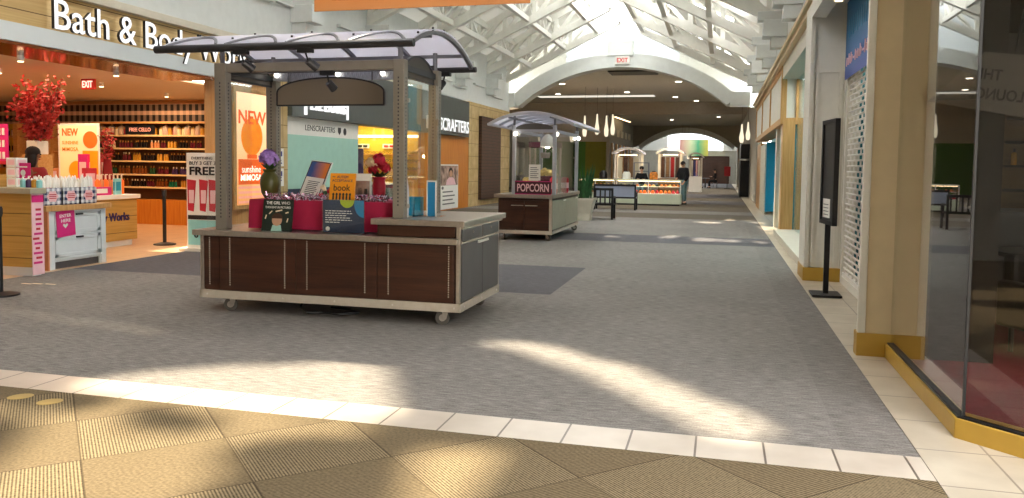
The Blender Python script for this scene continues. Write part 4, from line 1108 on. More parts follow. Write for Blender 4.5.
# counters
c = thing('counter', 'maple slatted counter nearest the camera with pale top by the black stanchion', 'counter', (-9.6, 8.6, 0))
part('body', MB().prism([(-11.6, 8.2), (-8.46, 8.2), (-8.46, 8.39), (-8.86, 8.62), (-11.6, 8.62)], 'z', .12, 1.06), 'deskwood', c)
part('top', MB().prism([(-11.65, 8.16), (-8.42, 8.16), (-8.42, 8.41), (-8.84, 8.64), (-11.65, 8.64)], 'z', 1.06, 1.13), 'beigegrey', c, bevel=.005)
part('plinth', MB().prism([(-11.5, 8.24), (-8.50, 8.24), (-8.50, 8.38), (-8.88, 8.60), (-11.5, 8.60)], 'z', 0, .12), 'whitecool', c)
p = thing('pink_poster', 'narrow pale pink poster hung on the end of the maple counter', 'poster', (-8.454, 8.295, .02))
part('sheet', MB().box(-8.458, -8.450, 8.205, 8.385, .02, 1.058), 'lightpink', p)
mb = MB().m(0).box(-8.45, -8.448, 8.205, 8.385, .95, 1.04)
for i in range(12): mb.m(i % 2).box(-8.45, -8.448, 8.215+random.uniform(0, .05), 8.31+random.uniform(0, .06), .16+i*.062, .19+i*.062)
part('print', mb, ['pink', 'redprint'], p)
c = thing('drawer_cabinet', 'white two-drawer cabinet with maple top holding gingham trays', 'cabinet', (-9.05, 9.24, 0))
CX = -8.72
part('carcass', MB().box(-9.40, CX-.02, 8.74, 9.76, .10, .80).box(-9.40, CX-.02, 8.74, 8.84, 0, .1).box(-9.40, CX-.02, 9.66, 9.76, 0, .1), 'whitecool', c)
part('end_panel', MB().box(-9.40, CX, 8.715, 8.74, 0, .80), 'cabinetorange', c)
part('face_frame', MB().box(CX-.02, CX, 8.74, 8.83, 0, .80).box(CX-.02, CX, 9.67, 9.76, 0, .80).box(CX-.02, CX, 8.83, 9.67, .77, .80).box(CX-.02, CX, 8.83, 9.67, .45, .475).box(CX-.02, CX, 8.83, 9.67, .13, .155), 'whitecool', c, bevel=.003)
for z0, z1 in ((.16, .445), (.48, .765)):
    d = part('drawer', MB().box(CX-.03, CX-.012, 8.835, 9.665, z0, z1), 'whitecool', c)
    part('drawer_frame', MB().box(CX-.012, CX-.002, 8.84, 9.66, z0, z0+.05).box(CX-.012, CX-.002, 8.84, 9.66, z1-.05, z1).box(CX-.012, CX-.002, 8.84, 8.90, z0, z1).box(CX-.012, CX-.002, 9.60, 9.66, z0, z1), 'whitecool', d, bevel=.003)
    part('cup_pull', MB().box(CX-.004, CX+.02, 9.20, 9.32, z1-.035, z1-.012), 'black', d, bevel=.004)
part('top', MB().box(-9.45, CX+.04, 8.66, 9.84, .80, .875), 'maple', c, bevel=.005)
part('toe_kick', MB().box(-9.35, CX-.05, 8.84, 9.66, .0, .10), 'sheetgrey', c)
s = thing('enter_sign', 'magenta ENTER HERE sheet taped to the white cabinet', 'sign', (CX+.003, 9.0, .45))
part('sheet', MB().add([(CX+.002, 8.87, .43), (CX+.002, 9.19, .455), (CX+.002, 9.17, .815), (CX+.002, 8.85, .79), (CX+.005, 8.87, .43), (CX+.005, 9.19, .455), (CX+.005, 9.17, .815), (CX+.005, 8.85, .79)], [(0, 1, 2, 3), (4, 5, 6, 7), (0, 1, 5, 4), (1, 2, 6, 5), (2, 3, 7, 6), (3, 0, 4, 7)]), 'pink', s)
uu = Vector((0, 1, .07)).normalized(); vv = Vector((0, -.06, 1)).normalized()
mb = MB().text('ENTER', (CX+.0052, 8.915, .70), uu, vv, .2, .045, .002, bold=.01).text('HERE', (CX+.0052, 8.94, .635), uu, vv, .16, .045, .002, bold=.01)
hp = [(9.01, .555), (9.055, .60), (9.045, .62), (9.02, .615), (9.012, .60), (9.0, .615), (8.975, .618), (8.965, .598)]
mb.prism(hp, 'x', CX+.0052, CX+.0072)
part('lettering', mb, 'paper', s)
# gingham trays with tubes
for i, y in enumerate((8.74, 9.06, 9.38)):
    t = thing('gingham_tray', ['first', 'middle', 'last'][i]+' navy gingham tray of lotion tubes on the white cabinet, counted from the counter end', 'tray', (-8.98, y+.15, .876), 0, 'gingham trays on the white cabinet')
    mb = MB().box(-9.16, -8.80, y, y+.012, .876, 1.11).box(-9.16, -8.80, y+.288, y+.30, .876, 1.11).box(-9.16, -9.148, y, y+.30, .876, 1.11).box(-8.812, -8.80, y, y+.30, .876, 1.11).box(-9.16, -8.80, y, y+.30, .876, .885)
    part('box', mb, 'gingham', t)
    mb = MB().m(0).prism([(y+.15+.09*math.cos(a)*(1+.12*math.cos(6*a)), 0.995+.075*math.sin(a)*(1+.12*math.cos(6*a))) for a in [2*PI*k/24 for k in range(24)]], 'x', -8.80, -8.797)
    for k in range(3): mb.m(1).box(-8.797, -8.7955, y+.09, y+.21, .965+k*.025, .977+k*.025)
    part('badge', mb, ['lightpink', 'redprint'], t)
    for a in range(4):
        for b_ in range(5):
            tb = bpy.data.objects.get('lotion_tube')
            if tb is None:
                mbt = MB().m(0).lathe([(.02, 0), (.024, .12), (.006, .17)], (0, 0, 0), 8).m(1).lathe([(.018, -.025), (.018, 0)], (0, 0, 0), 8)
                TUBE = mesh(mbt, 'lotion_tube', ['paper', 'lightpink'], (0, 0, 0), True)
            o = put(TUBE, 'lotion_tube', (-9.10+a*.085, y+.05+b_*.05, 1.05+random.uniform(0, .07)), 'white lotion tube standing in the %s gingham tray' % ['first', 'middle', 'last'][i], 'lotion tube', 'lotion tubes in the %s gingham tray' % ['first', 'middle', 'last'][i])
            o.rotation_euler = (random.uniform(-.12, .12), random.uniform(-.12, .12), 0)
# second counter with lettering
c = thing('counter', 'maple slatted counter with purple Body Works lettering and white top', 'counter', (-10.6, 11.1, 0))
part('body', MB().box(-11.0, -10.12, 10.2, 12.08, .1, .83), 'deskwood', c)
part('top', MB().box(-11.05, -10.07, 10.15, 12.12, .83, .90), 'white', c, bevel=.005)
part('plinth', MB().box(-10.95, -10.15, 10.25, 11.98, 0, .1), 'whitecool', c)
part('lettering', MB().text('Bath & Body Works', (-10.118, 10.50, .40), Y1, Z1, 1.38, .19, .012, bold=.02), 'purpledark', c)
# things on and around the counters
def box_thing(name, x, y, z, w, d, h, m1, m2, label, cat='box', group=None):
    t = thing(name, label, cat, (x, y, z), 0, group)
    part('box', MB().box(x-w/2, x+w/2, y-d/2, y+d/2, z, z+h), m1, t, bevel=.004)
    part('label_print', MB().box(x+w/2, x+w/2+.002, y-d*.35, y+d*.35, z+h*.25, z+h*.8).box(x-w*.35, x+w*.35, y-d/2-.002, y-d/2, z+h*.25, z+h*.8), m2, t)
    return t
box_thing('carton', -9.40, 8.45, 1.131, .42, .3, .16, 'deskwood', 'deskwood', 'plain brown carton on the counter nearest the camera')
t = thing('counter_card', 'magenta card with a white dot standing on the nearest counter', 'card', (-8.88, 8.5, 1.131))
part('card', MB().box(-9.0, -8.76, 8.5, 8.506, 1.25, 1.45), 'pink', t)
part('dot', MB().prism([(-8.88+.04*math.cos(a), 1.32+.04*math.sin(a)) for a in [2*PI*k/16 for k in range(16)]], 'y', 8.497, 8.5).box(-8.95, -8.81, 8.497, 8.5, 1.39, 1.405), 'paper', t)
part('stem', MB().box(-8.90, -8.86, 8.5, 8.51, 1.131, 1.26), 'clear', t)
for i, (x, c1, c2) in enumerate(((-8.80, 'tealprint', 'paper'), (-8.71, 'plain_violet', 'paper'), (-8.62, 'plain_gold', 'paper'), (-8.54, 'tealprint', 'capw'))):
    t = thing('sanitizer_bottle', ['pale aqua', 'violet', 'yellow', 'second pale aqua'][i]+' pump bottle at the end of the nearest counter', 'bottle', (x, 8.42, 1.131), local=True)
    part('bottle', MB().lathe([(.035, 0), (.036, .09), (.012, .11)], (0, 0, 0), 10), c1, t, smooth=True)
    part('pump', MB().lathe([(.012, .11), (.012, .14)], (0, 0, 0), 8).box(-.005, .03, -.006, .006, .14, .152), c2, t)
for i in range(3):
    box_thing('stacked_carton', -9.02, 8.54, 1.131+i*.13, .16, .18, .125, 'white', 'lightpink', 'pale printed carton, %s in the stack on the nearest counter' % ['lowest', 'middle', 'topmost'][i], 'box', 'stacked pale cartons')
t = thing('hanging_banner', 'magenta banner with white letters above the nearest counter', 'banner', (-10.0, 9.2, 1.5))
part('sheet', MB().box(-10.5, -9.86, 9.2, 9.21, 1.42, 2.0), 'pink', t)
mb = MB().m(0)
for r in range(3):
    for k in range(3): mb.box(-10.1+k*.07, -10.06+k*.07, 9.19, 9.2, 1.50+r*.17, 1.60+r*.17)
mb.m(1).box(-10.5, -9.86, 9.19, 9.2, 1.42, 1.47)
part('print', mb, ['paper', 'redprint'], t)
part('pole', MB().cyl((-10.2, 9.22, 1.0), (-10.2, 9.22, 2.0), .015, 8), 'white', t)
part('foot', MB().box(-10.35, -10.05, 9.1, 9.34, 0, .02).cyl((-10.2, 9.22, 0), (-10.2, 9.22, 1.0), .015, 8), 'white', t)
# tall red branch arrangement on a display table
t = thing('display_table', 'display table stacked with red and pink gift boxes under the red branches', 'table', (-12.3, 12.3, 0))
part('tabletop', MB().box(-13.6, -11.15, 11.8, 12.9, .82, .90), 'lightwood', t, bevel=.004)
for x in (-13.5, -11.25):
    for y in (11.9, 12.8): part('leg', MB().box(x-.04, x+.04, y-.04, y+.04, 0, .82), 'lightwood', t)
cl = MB().box(-13.55, -11.2, 11.79, 11.80, .25, .82); part('skirt', cl, 'redcloth', t)
TX, TY = -10.72, 10.55
v = thing('branch_vase', 'white pot of tall red leaf branches inside the store', 'plant', (TX, TY, .9))
part('pot', MB().box(TX-.11, TX+.11, TY-.11, TY+.11, 1.58, 1.80), 'white', v, bevel=.01)
part('pedestal', MB().box(TX-.15, TX+.15, TY-.15, TY+.15, .90, 1.58), 'lightwood', v)
mb = MB(); tips = []
random.seed(11)
for i in range(26):
    a = random.uniform(0, 2*PI); r = random.uniform(.10, .46); hh = random.uniform(.45, 1.06)
    p0 = Vector((TX, TY, 1.78)); p2 = p0+Vector((r*math.cos(a), r*.7*math.sin(a), hh)); p1 = p0.lerp(p2, .55)+Vector((.10*math.cos(a)*r, 0, -.02))
    mb.tube([p0, p1, p2], .010, 5, .004); tips.append((p0, p1, p2))
part('branches', mb, 'bark', v)
mb = MB()
for p0, p1, p2 in tips:
    for k in range(70):
        t_ = random.uniform(.15, 1.0); p = p0.lerp(p1, t_*2) if t_ < .5 else p1.lerp(p2, t_*2-1)
        p = p+Vector((random.gauss(0, .06), random.gauss(0, .06), random.gauss(0, .05)))
        if p.z > 2.93: continue
        d = Vector((random.gauss(0, 1), random.gauss(0, 1), random.gauss(0, .7))).normalized()*random.uniform(.028, .05); q = d.orthogonal().normalized()*d.length*.6
        mb.add([p-d, p+q*.9, p+d, p-q*.9], [(0, 1, 2, 3)])
part('leaves', mb, 'redleaf', v)
random.seed(5)
for i, (x, y, z, w, h, m1, nm) in enumerate(((-12.5, 12.0, .9, .5, .22, 'redprint', 'wide red'), (-11.85, 11.95, .9, .45, .2, 'pink', 'wide magenta'), (-11.7, 11.92, 1.1, .35, .24, 'cabinetorange', 'salmon'), (-11.36, 12.0, .9, .34, .36, 'redprint', 'tall red'), (-11.45, 12.3, 1.02, .4, .3, 'lb_deep', 'bright orange'), (-12.6, 12.35, 1.12, .4, .26, 'lightpink', 'pale pink'))):
    box_thing('gift_box', x, y, z, w, .25, h, m1, 'lightpink', '%s gift box on the display table under the red branches' % nm)
# small NEW poster
def mimosa(parent, sc, o, ux, m):
    """poster art: round orange bottle over an orange label and red stripes; o = lower-left"""
    o = Vector(o); ux = Vector(ux); nn = ux.cross(Z1)
    def P(u, w, d=.003): return o+ux*u*sc+Z1*w*sc+nn*d
    def disc(cx, cy, r, d, n=28, ry=None):
        ry = ry or r
        mb = MB(); ring = [P(cx+r*math.cos(2*PI*i/n), cy+ry*math.sin(2*PI*i/n), d) for i in range(n)]; ring0 = [P(cx+r*math.cos(2*PI*i/n), cy+ry*math.sin(2*PI*i/n), d-.003) for i in range(n)]
        return mb.add(ring+ring0, [tuple(range(n)), tuple(range(2*n-1, n-1, -1))]+[(i, n+i, n+(i+1) % n, (i+1) % n) for i in range(n)])
    def rect(a, b, c_, d_, d):
        mb = MB(); q = [P(a, b, d), P(c_, b, d), P(c_, d_, d), P(a, d_, d)]+[P(a, b, d-.003), P(c_, b, d-.003), P(c_, d_, d-.003), P(a, d_, d-.003)]
        return mb.add(q, [(0, 1, 2, 3), (7, 6, 5, 4), (0, 4, 5, 1), (1, 5, 6, 2), (2, 6, 7, 3), (3, 7, 4, 0)])
    return P, disc, rect
s = thing('store_poster', 'small NEW sunshine mimosa poster in a white frame inside the store', 'poster', (-10.93, 11.63, .9))
part('frame', MB().box(-11.36, -10.49, 11.62, 11.64, 1.06, 2.14), 'white', s, bevel=.004)
part('print', MB().box(-11.32, -10.53, 11.615, 11.62, 1.10, 2.10), 'lightbox', s)
P, disc, rect = mimosa(s, 1, (-11.33, 11.613, 1.10), X1, None)
part('orange_ball', disc(.66, .75, .15, .004), 'lb_deep', s); part('orange_ball', disc(.36, .22, .16, .004), 'lb_orange', s)
part('orange_label', rect(.50, .12, .82, .56, .006), 'lb_orange', s)
part('lettering', MB().text('NEW', P(.07, .82), X1, Z1, .34, .13, .004, bold=.03), 'lb_deep', s)
part('lettering', MB().text('SUNSHINE', P(.07, .67), X1, Z1, .34, .06, .004, bold=.01).text('MIMOSA', P(.07, .55), X1, Z1, .34, .07, .004, bold=.01), 'orangeprint', s)
part('stand', MB().box(-10.98, -10.88, 11.64, 11.66, .9, 1.1).box(-11.05, -10.8, 11.58, 11.72, .9, .915), 'white', s)
# stuff on the second counter
for i in range(7):
    t = thing('pump_bottle', 'orange pump bottle with white top in the row on the lettered counter', 'bottle', (-10.36, 11.42+i*.095, .901), 0, 'orange pump bottles on the lettered counter', local=True)
    part('bottle', MB().lathe([(.04, 0), (.042, .23), (.015, .27)], (0, 0, 0), 10), 'plain_peach' if i % 2 else 'lb_deep', t, smooth=True)
    part('pump', MB().lathe([(.014, .27), (.014, .34)], (0, 0, 0), 8).box(-.006, .04, -.008, .008, .34, .355), 'capw', t)
t = box_thing('aqua_card', -10.20, 11.70, .901, .05, .16, .28, 'tealprint', 'teal', 'aqua blue card box at the front of the lettered counter')
box_thing('magenta_sign', -10.2, 11.22, .901, .06, .62, .14, 'pink', 'paper', 'long magenta shelf sign on the lettered counter')
box_thing('salmon_sign', -10.52, 11.42, .901, .04, .3, .46, 'redprint', 'lightpink', 'tall red sale card on the lettered counter')
for i, (y, z, m1, nm) in enumerate(((11.68, 1.18, 'pink', 'magenta'), (11.97, 1.2, 'redprint', 'red'))):
    box_thing('gift_bag', -10.78, y, .901, .2, .26, .70, m1, 'lightpink', '%s gift bag standing at the back of the lettered counter' % nm, 'bag')
v = thing('branch_vase', 'small bunch of red leaf branches beside the NEW poster on the lettered counter', 'plant', (-10.52, 11.84, .901))
part('pot', MB().lathe([(.07, 0), (.09, .3), (.06, .62)], (-10.52, 11.84, .901), 14), 'redcloth', v, smooth=True)
mb = MB(); mb2 = MB(); random.seed(31)
for i in range(9):
    a_ = random.uniform(0, 2*PI); p0 = Vector((-10.52, 11.84, 1.5)); p2 = p0+Vector((.2*math.cos(a_)*random.random(), .2*math.sin(a_)*random.random(), random.uniform(.3, .62)))
    mb.tube([p0, p0.lerp(p2, .5), p2], .007, 5, .003)
    for k in range(30):
        p = p0.lerp(p2, random.uniform(.1, 1))+Vector((random.gauss(0, .045), random.gauss(0, .045), random.gauss(0, .03)))
        d = Vector((random.gauss(0, 1), random.gauss(0, 1), random.gauss(0, .7))).normalized()*random.uniform(.02, .04); q = d.orthogonal().normalized()*d.length*.6
        mb2.add([p-d, p+q*.9, p+d, p-q*.9], [(0, 1, 2, 3)])
part('branches', mb, 'bark', v); part('leaves', mb2, 'redleaf', v)
# freestanding sale sign
s = thing('sale_sign', 'freestanding white sale sign reading FREE beside the near cart post', 'sign', (-8.35, 11.52, 0))
part('panel', MB().box(-8.645, -8.03, 11.5, 11.54, .05, 1.64), 'white', s, bevel=.004)
part('foot', MB().box(-8.72, -7.95, 11.38, 11.68, 0, .05), 'white', s, bevel=.006)
part('lower_panel', MB().box(-8.62, -8.05, 11.494, 11.5, .10, .52), 'tealprint', s)
part('black_band', MB().box(-8.62, -8.05, 11.494, 11.5, .53, .60), 'black', s)
mb = MB().text('EVERYTHING', (-8.54, 11.494, 1.53), X1, Z1, .40, .045, .004).text('BUY 3 GET 3', (-8.58, 11.494, 1.44), X1, Z1, .50, .06, .004, bold=.01).text('FREE', (-8.58, 11.494, 1.27), X1, Z1, .48, .14, .004, bold=.03).text('6', (-8.50, 11.49, .22), X1, Z1, .08, .12, .004, bold=.02)
part('lettering', mb, 'black', s)
for i, x in enumerate((-8.55, -8.32, -8.14)):
    part('tube_picture', MB().prism([(x-.07, .68), (x+.04, .66), (x+.09, 1.18), (x-.08, 1.20)], 'y', 11.494, 11.5).prism([(x-.04, .82), (x+.04, .82), (x+.05, 1.0), (x-.04, 1.0)], 'y', 11.492, 11.4945), 'redprint', s)
    part('tube_label', MB().prism([(x-.045, .80), (x+.045, .80), (x+.055, 1.02), (x-.045, 1.02)], 'y', 11.489, 11.492), 'lightpink', s)
# stanchions
def stanchion(x, y, label):
    t = thing('stanchion', label, 'stanchion', (x, y, 0), 0, local=True)
    part('base', MB().lathe([(.19, 0), (.19, .02), (.06, .045)], (0, 0, 0), 24), 'black', t, smooth=True)
    part('post', MB().cyl((0, 0, .03), (0, 0, .94), .032, 14), 'black', t, smooth=True)
    part('head', MB().cyl((0, 0, .87), (0, 0, .98), .04, 14).box(-.012, .012, -.048, .048, .89, .96), 'darkmetal', t)
stanchion(-7.62, 6.96, 'black belt stanchion post at the very edge of view by the nearest counter')
stanchion(-9.60, 12.15, 'black belt stanchion post in front of the wall shelf unit')
# lightbox poster
s = thing('lightbox_poster', 'glowing orange NEW sunshine mimosa lightbox on the wood wall', 'poster', (WX, 13.3, .7))
part('case', MB().box(WX+.021, WX+.06, 12.70, 13.94, .62, 2.86), 'maple', s, bevel=.005)
part('print', MB().box(WX+.06, WX+.064, 12.78, 13.86, .70, 2.78), 'lightbox', s)
P, disc, rect = mimosa(s, 1, (WX+.064, 12.78, .70), Y1, None)
part('orange_ball', disc(.48, 1.27, .35, .006), 'lb_orange', s)
part('ball_cap', rect(.32, .86, .64, .94, .007), 'lb_deep', s)
part('orange_label', rect(.04, .38, .92, .85, .005), 'lb_deep', s)
mb = MB()
for i in range(4): mb.add(*(lambda q: (q.v, q.f))(rect(.04, .03+i*.09, .92, .075+i*.09, .005)))
part('stripes', mb, 'lb_pink', s)
part('lettering', MB().text('NEW!', P(.05, 1.50, .004), Y1, Z1, .98, .26, .004, bold=.02), 'lb_deep', s)
part('script', MB().text('sunshine', P(.14, .60, .008), Y1, Z1, .62, .13, .004).text('MIMOSA', P(.10, .45, .008), Y1, Z1, .70, .12, .004, bold=.02), 'lb_white', s)
# notices on the limestone pier
for i, (z, nm) in enumerate(((1.42, 'upper'), (1.02, 'lower'))):
    s = thing('notice', nm+' white notice taped to the narrow limestone pier', 'notice', (WX+.045, 14.3, z))
    part('sheet', MB().box(WX+.041, WX+.045, 14.14, 14.42, z, z+.36), 'paper', s)
    mb = MB()
    for k in range(5): mb.box(WX+.045, WX+.046, 14.18, 14.36+random.uniform(-.06, .03), z+.05+k*.055, z+.075+k*.055)
    mb.box(WX+.045, WX+.046, 14.2, 14.36, z+.2, z+.3)
    part('print', mb, 'violet', s)
# red exit sign inside
s = thing('exit_sign', 'red lit exit sign hanging from the warm store ceiling', 'exit sign', (-11.05, 12.0, 2.83))
part('case', MB().box(-11.20, -10.92, 12.0, 12.05, 2.77, 2.955), 'exit_red', s)
part('lettering', MB().text('EXIT', (-11.17, 11.995, 2.80), X1, Z1, .22, .12, .006, bold=.02), 'lb_white', s)
# tape marks on the carpet
for i, (x, y, a) in enumerate(((-8.05, 7.72, .2), (-7.93, 7.76, .2), (-7.76, 7.78, .1))):
    o = single('tape_mark', MB().box(x-.07, x+.07, y-.018, y+.018, .001, .003), 'petalcream', ['first', 'second', 'third'][i]+' pale tape strip on the carpet, counted from the nearest counter', 'tape')
for i, (x, y) in enumerate(((-4.24, 4.0), (-3.98, 3.965))):
    pts = [(x+.075*math.cos(a), y+.06*math.sin(a)) for a in [2*PI*k/20 for k in range(20)]]
    R45 = [((p[0]-x)*.7-(p[1]-y)*.7+x, (p[0]-x)*.7+(p[1]-y)*.7+y) for p in pts]
    single('floor_sticker', MB().prism(R45, 'z', .001, .003), 'sticker', ['dim golden floor sticker nearest the picture edge', 'brighter golden floor sticker beside the other one'][i], 'sticker')
# store downlights
for i, (x, y) in enumerate(((-9.4, 7.2), (-9.4, 9.0), (-9.4, 10.8), (-11.3, 8.4), (-11.3, 10.4), (-11.3, 12.6), (-13.2, 11.0), (-13.2, 13.6), (-11.6, 14.8), (-15.5, 12.5))):
    t = thing('track_light', 'small warm spotlight under the body-care store ceiling', 'ceiling light', (x, y, 2.96), 0, 'warm spotlights of the body-care store', local=True)
    z0 = -.03 if x == -9.4 else 0
    part('housing', MB().cyl((0, 0, z0-.08), (0, 0, z0), .045, 10), 'white', t)
    part('lens', MB().cyl((0, 0, z0-.09), (0, 0, z0-.08), .038, 10), 'lampwarm', t)
# a member of staff seen from behind the trays
# ================================================================== EYEWEAR STORE
s = thing('store_sign', 'white lit letters of the eyewear store name on the dark grey fascia', 'sign', (WX+.15, 24.4, 2.52))
part('lettering', MB().m(0).text('LENSCRAFTERS', (WX+.15, 22.2, 2.56), Y1, Z1, 3.95, .40, .06, bold=.015, side=1), ['sign_lit', 'white'], s)
s = thing('mint_panel', 'large mint green panel with a white heading strip in the eyewear store front', 'panel', (WX, 16.2, .95))
part('panel', MB().box(WX-.02, WX+.005, 14.6, 17.92, .95, 2.08), 'mint', s)
part('heading', MB().box(WX-.02, WX+.008, 14.6, 17.92, 2.08, 2.445), 'white', s)
mb = MB().text('LENSCRAFTERS', (WX+.008, 15.35, 2.19), Y1, Z1, 1.35, .12, .004)
mb.prism([(16.85, 2.32), (17.0, 2.32), (17.0, 2.22), (16.925, 2.15), (16.85, 2.22)], 'x', WX+.008, WX+.012)
mb.prism([(17.2+.075*math.cos(a), 2.235+.085*math.sin(a)) for a in [2*PI*k/16 for k in range(16)]], 'x', WX+.008, WX+.012)
part('lettering', mb, 'darkmetal', s)
s = thing('eye_exam_sign', 'white lit EYE EXAMS letters in a thin frame on the grey fascia', 'sign', (WX+.15, 16, 2.68))
part('lettering', MB().text('EYE EXAMS', (WX+.15, 15.30, 2.62), Y1, Z1, 1.6, .22, .05, bold=.02), 'sign_lit', s)
part('frame', MB().box(WX+.15, WX+.19, 15.05, 15.12, 2.50, 2.95).box(WX+.15, WX+.19, 17.0, 17.04, 2.50, 2.92), 'sign_lit', s)
s = thing('door_poster', 'tall white door poster with a smiling woman photo on the orange wood wall', 'poster', (WX, 24.65, .05))
part('sheet', MB().box(WX+.021, WX+.03, 23.75, 25.55, .05, 1.50), 'paper', s)
part('photo', MB().box(WX+.03, WX+.033, 23.80, 25.50, .82, 1.46), 'photo', s)
mb = MB().m(0).prism([(24.3, .83), (25.3, .83), (25.15, 1.02), (24.95, 1.08), (24.6, 1.08), (24.4, 1.0)], 'x', WX+.0335, WX+.036)
mb.m(1).prism([(24.78+.17*math.cos(a), 1.20+.11*math.sin(a)) for a in [2*PI*k/16 for k in range(16)]], 'x', WX+.036, WX+.039)
mb.m(2).prism([(24.78+.22*math.cos(a), 1.24+.15*math.sin(a)) for a in [2*PI*k/16 for k in range(16)]], 'x', WX+.0332, WX+.0355)
part('woman_photo', mb, ['lightpink', 'skin', 'hair'], s)
mb = MB()
for k in range(4): mb.box(WX+.03, WX+.032, 24.0, 25.2-.2*(k % 2), .2+k*.13, .24+k*.13)
mb.prism([(24.0+.1*math.cos(a), .74+.05*math.sin(a)) for a in [2*PI*k/12 for k in range(12)]], 'x', WX+.03, WX+.032)
part('print', mb, 'sheetgrey', s)
# display shelves of glasses
u = thing('eyewear_display', 'yellow eyewear display wall with rows of glasses', 'display', (-10.4, 23.3, 0))
part('panel', MB().box(-11.9, -9.0, 23.34, 23.38, .8, 2.4), 'yellowwall', u)
for z in (1.05, 1.3, 1.55, 1.8): part('shelf', MB().box(-11.8, -9.1, 23.2, 23.36, z-.02, z), 'lightwood', u)
part('lit_header', MB().box(-11.9, -9.0, 23.25, 23.34, 2.32, 2.4), 'lampwarm', u)
GL_ = None
for z, nm in ((1.05, 'lowest'), (1.3, 'third'), (1.55, 'second'), (1.8, 'highest')):
    for k in range(12):
        if GL_ is None:
            mbg = MB()
            for sx in (-1, 1):
                ring = [Vector((sx*.05+.04*math.cos(a), 0, .05+.035*math.sin(a))) for a in [2*PI*i/10 for i in range(11)]]
                mbg.tube(ring, .008, 5)
                mbg.bar((sx*.09, 0, .06), (sx*.09, .10, .06), .008, .008)
            mbg.bar((-.015, 0, .06), (.015, 0, .06), .008, .008)
            GL_ = mesh(mbg, 'eyeglasses', ['black'])
        put(GL_, 'eyeglasses', (-11.65+k*.22, 23.24, z), 'pair of dark glasses on the %s shelf of the yellow display wall' % nm, 'glasses', 'glasses on the %s shelf of the yellow wall' % nm)
for i, x in enumerate((-11.0, -10.1)):
    t = thing('sale_card', ['dark', 'red'][i]+' frame display card above the rows of glasses', 'card', (x, 23.24, 1.98))
    part('card', MB().box(x-.22, x+.22, 23.26, 23.28, 1.98, 2.12), 'paper', t); part('glasses_print', MB().box(x-.17, x-.02, 23.25, 23.26, 2.01, 2.08).box(x+.02, x+.17, 23.25, 23.26, 2.01, 2.08), ['black', 'redprint'][i], t)
t = thing('wall_screen', 'violet screen standing inside the eyewear store window', 'screen', (-10.2, 20.0, 0))
part('panel', MB().box(-9.95, -9.45, 20.0, 20.04, .75, 1.9), 'violet', t); part('stand', MB().box(-9.74, -9.66, 20.0, 20.05, 0, .75).box(-9.95, -9.45, 19.85, 20.2, 0, .03), 'darkmetal', t)
t = thing('display_counter', 'low dark cabinet inside the eyewear store', 'cabinet', (-10.6, 21.5, 0))
part('body', MB().box(-12, -9.2, 21.2, 21.8, 0, .9), 'navy', t); part('top', MB().box(-12.05, -9.15, 21.15, 21.85, .9, .94), 'paper', t)
for i, y in enumerate((19.0, 21.0)):
    t = thing('strip_light', ['nearer', 'farther'][i]+' warm ceiling light inside the eyewear store', 'ceiling light', (-10.8, y, 2.9))
    part('housing', MB().box(-11.2, -10.4, y-.1, y+.1, 2.93, 2.98), 'white', t); part('diffuser', MB().box(-11.15, -10.45, y-.08, y+.08, 2.92, 2.93), 'lampwarm', t)

# ================================================================== POPCORN CART
P0, P1, Q0, Q1 = -4.33, -3.21, 15.40, 18.40
pc = thing('popcorn_cart', 'smaller wheeled walnut cart with a POPCORN sign and frosted curved roof', 'kiosk', (-3.77, 16.5, 0))
part('body', MB().box(P0+.02, P1-.02, Q0+.02, Q1-.02, .17, .84), 'cartwood', pc)
for a, b in ((P0+.02, -3.775), (-3.765, P1-.05)):
    d = part('door', MB().box(a, b, Q0, Q0+.02, .22, .80), 'cartwood', pc, bevel=.003)
    hx = b-.14 if b < -3.7 else a+.14
    part('door_handle', MB().tube([(hx-.12, Q0, .70), (hx-.12, Q0-.03, .70), (hx+.12, Q0-.03, .70), (hx+.12, Q0, .70)], .009, 6), 'alu', d)
for a, b in ((15.48, 16.88), (16.91, 18.34)):
    d = part('door', MB().box(P1-.02, P1+.004, a, b, .22, .80), 'beigegrey', pc, bevel=.003)
    part('door_handle', MB().box(P1+.002, P1+.02, b-.3, b-.05, .76, .785), 'white', d)
part('bottom_rail', MB().box(P0, P1, Q0-.012, Q0+.02, .13, .20).box(P1-.02, P1+.012, Q0-.012, Q1+.012, .13, .20).box(P0-.012, P0+.02, Q0, Q1, .13, .2).box(P0, P1, Q1-.02, Q1+.012, .13, .2), 'alu', pc, bevel=.004)
part('corner_trim', MB().box(P1-.05, P1+.006, Q0-.006, Q0+.03, .2, .85), 'alu', pc)
part('countertop', MB().box(P0-.06, P1+.03, Q0-.06, Q1+.05, .85, .92), 'steel', pc, bevel=.005)
for x, y, a in ((P0+.12, Q0+.12, -1.2), (P1-.12, Q0+.12, -.6), (P1-.1, Q1-.15, .5), (P0+.12, Q1-.15, 2.)): caster(pc, x, y, a)
qx = (-4.03, -3.20); qy = (15.55, 18.05)
for x in qx:
    for y in qy:
        p = part('post', MB().box(x-.036, x+.036, y-.036, y+.036, .92, 2.30), 'postsilver', pc, bevel=.006)
        part('post_stem', MB().cyl((x, y, 2.3), (x, y, 2.50), .024, 8), 'greymetal', p)
for y in qy: part('header_beam', MB().box(qx[0], qx[1], y-.025, y+.025, 2.16, 2.22), 'postsilver', pc)
for x in qx: part('header_beam', MB().box(x-.025, x+.025, qy[0], qy[1], 2.16, 2.22), 'postsilver', pc)
c_ = (qx[0]+qx[1])/2
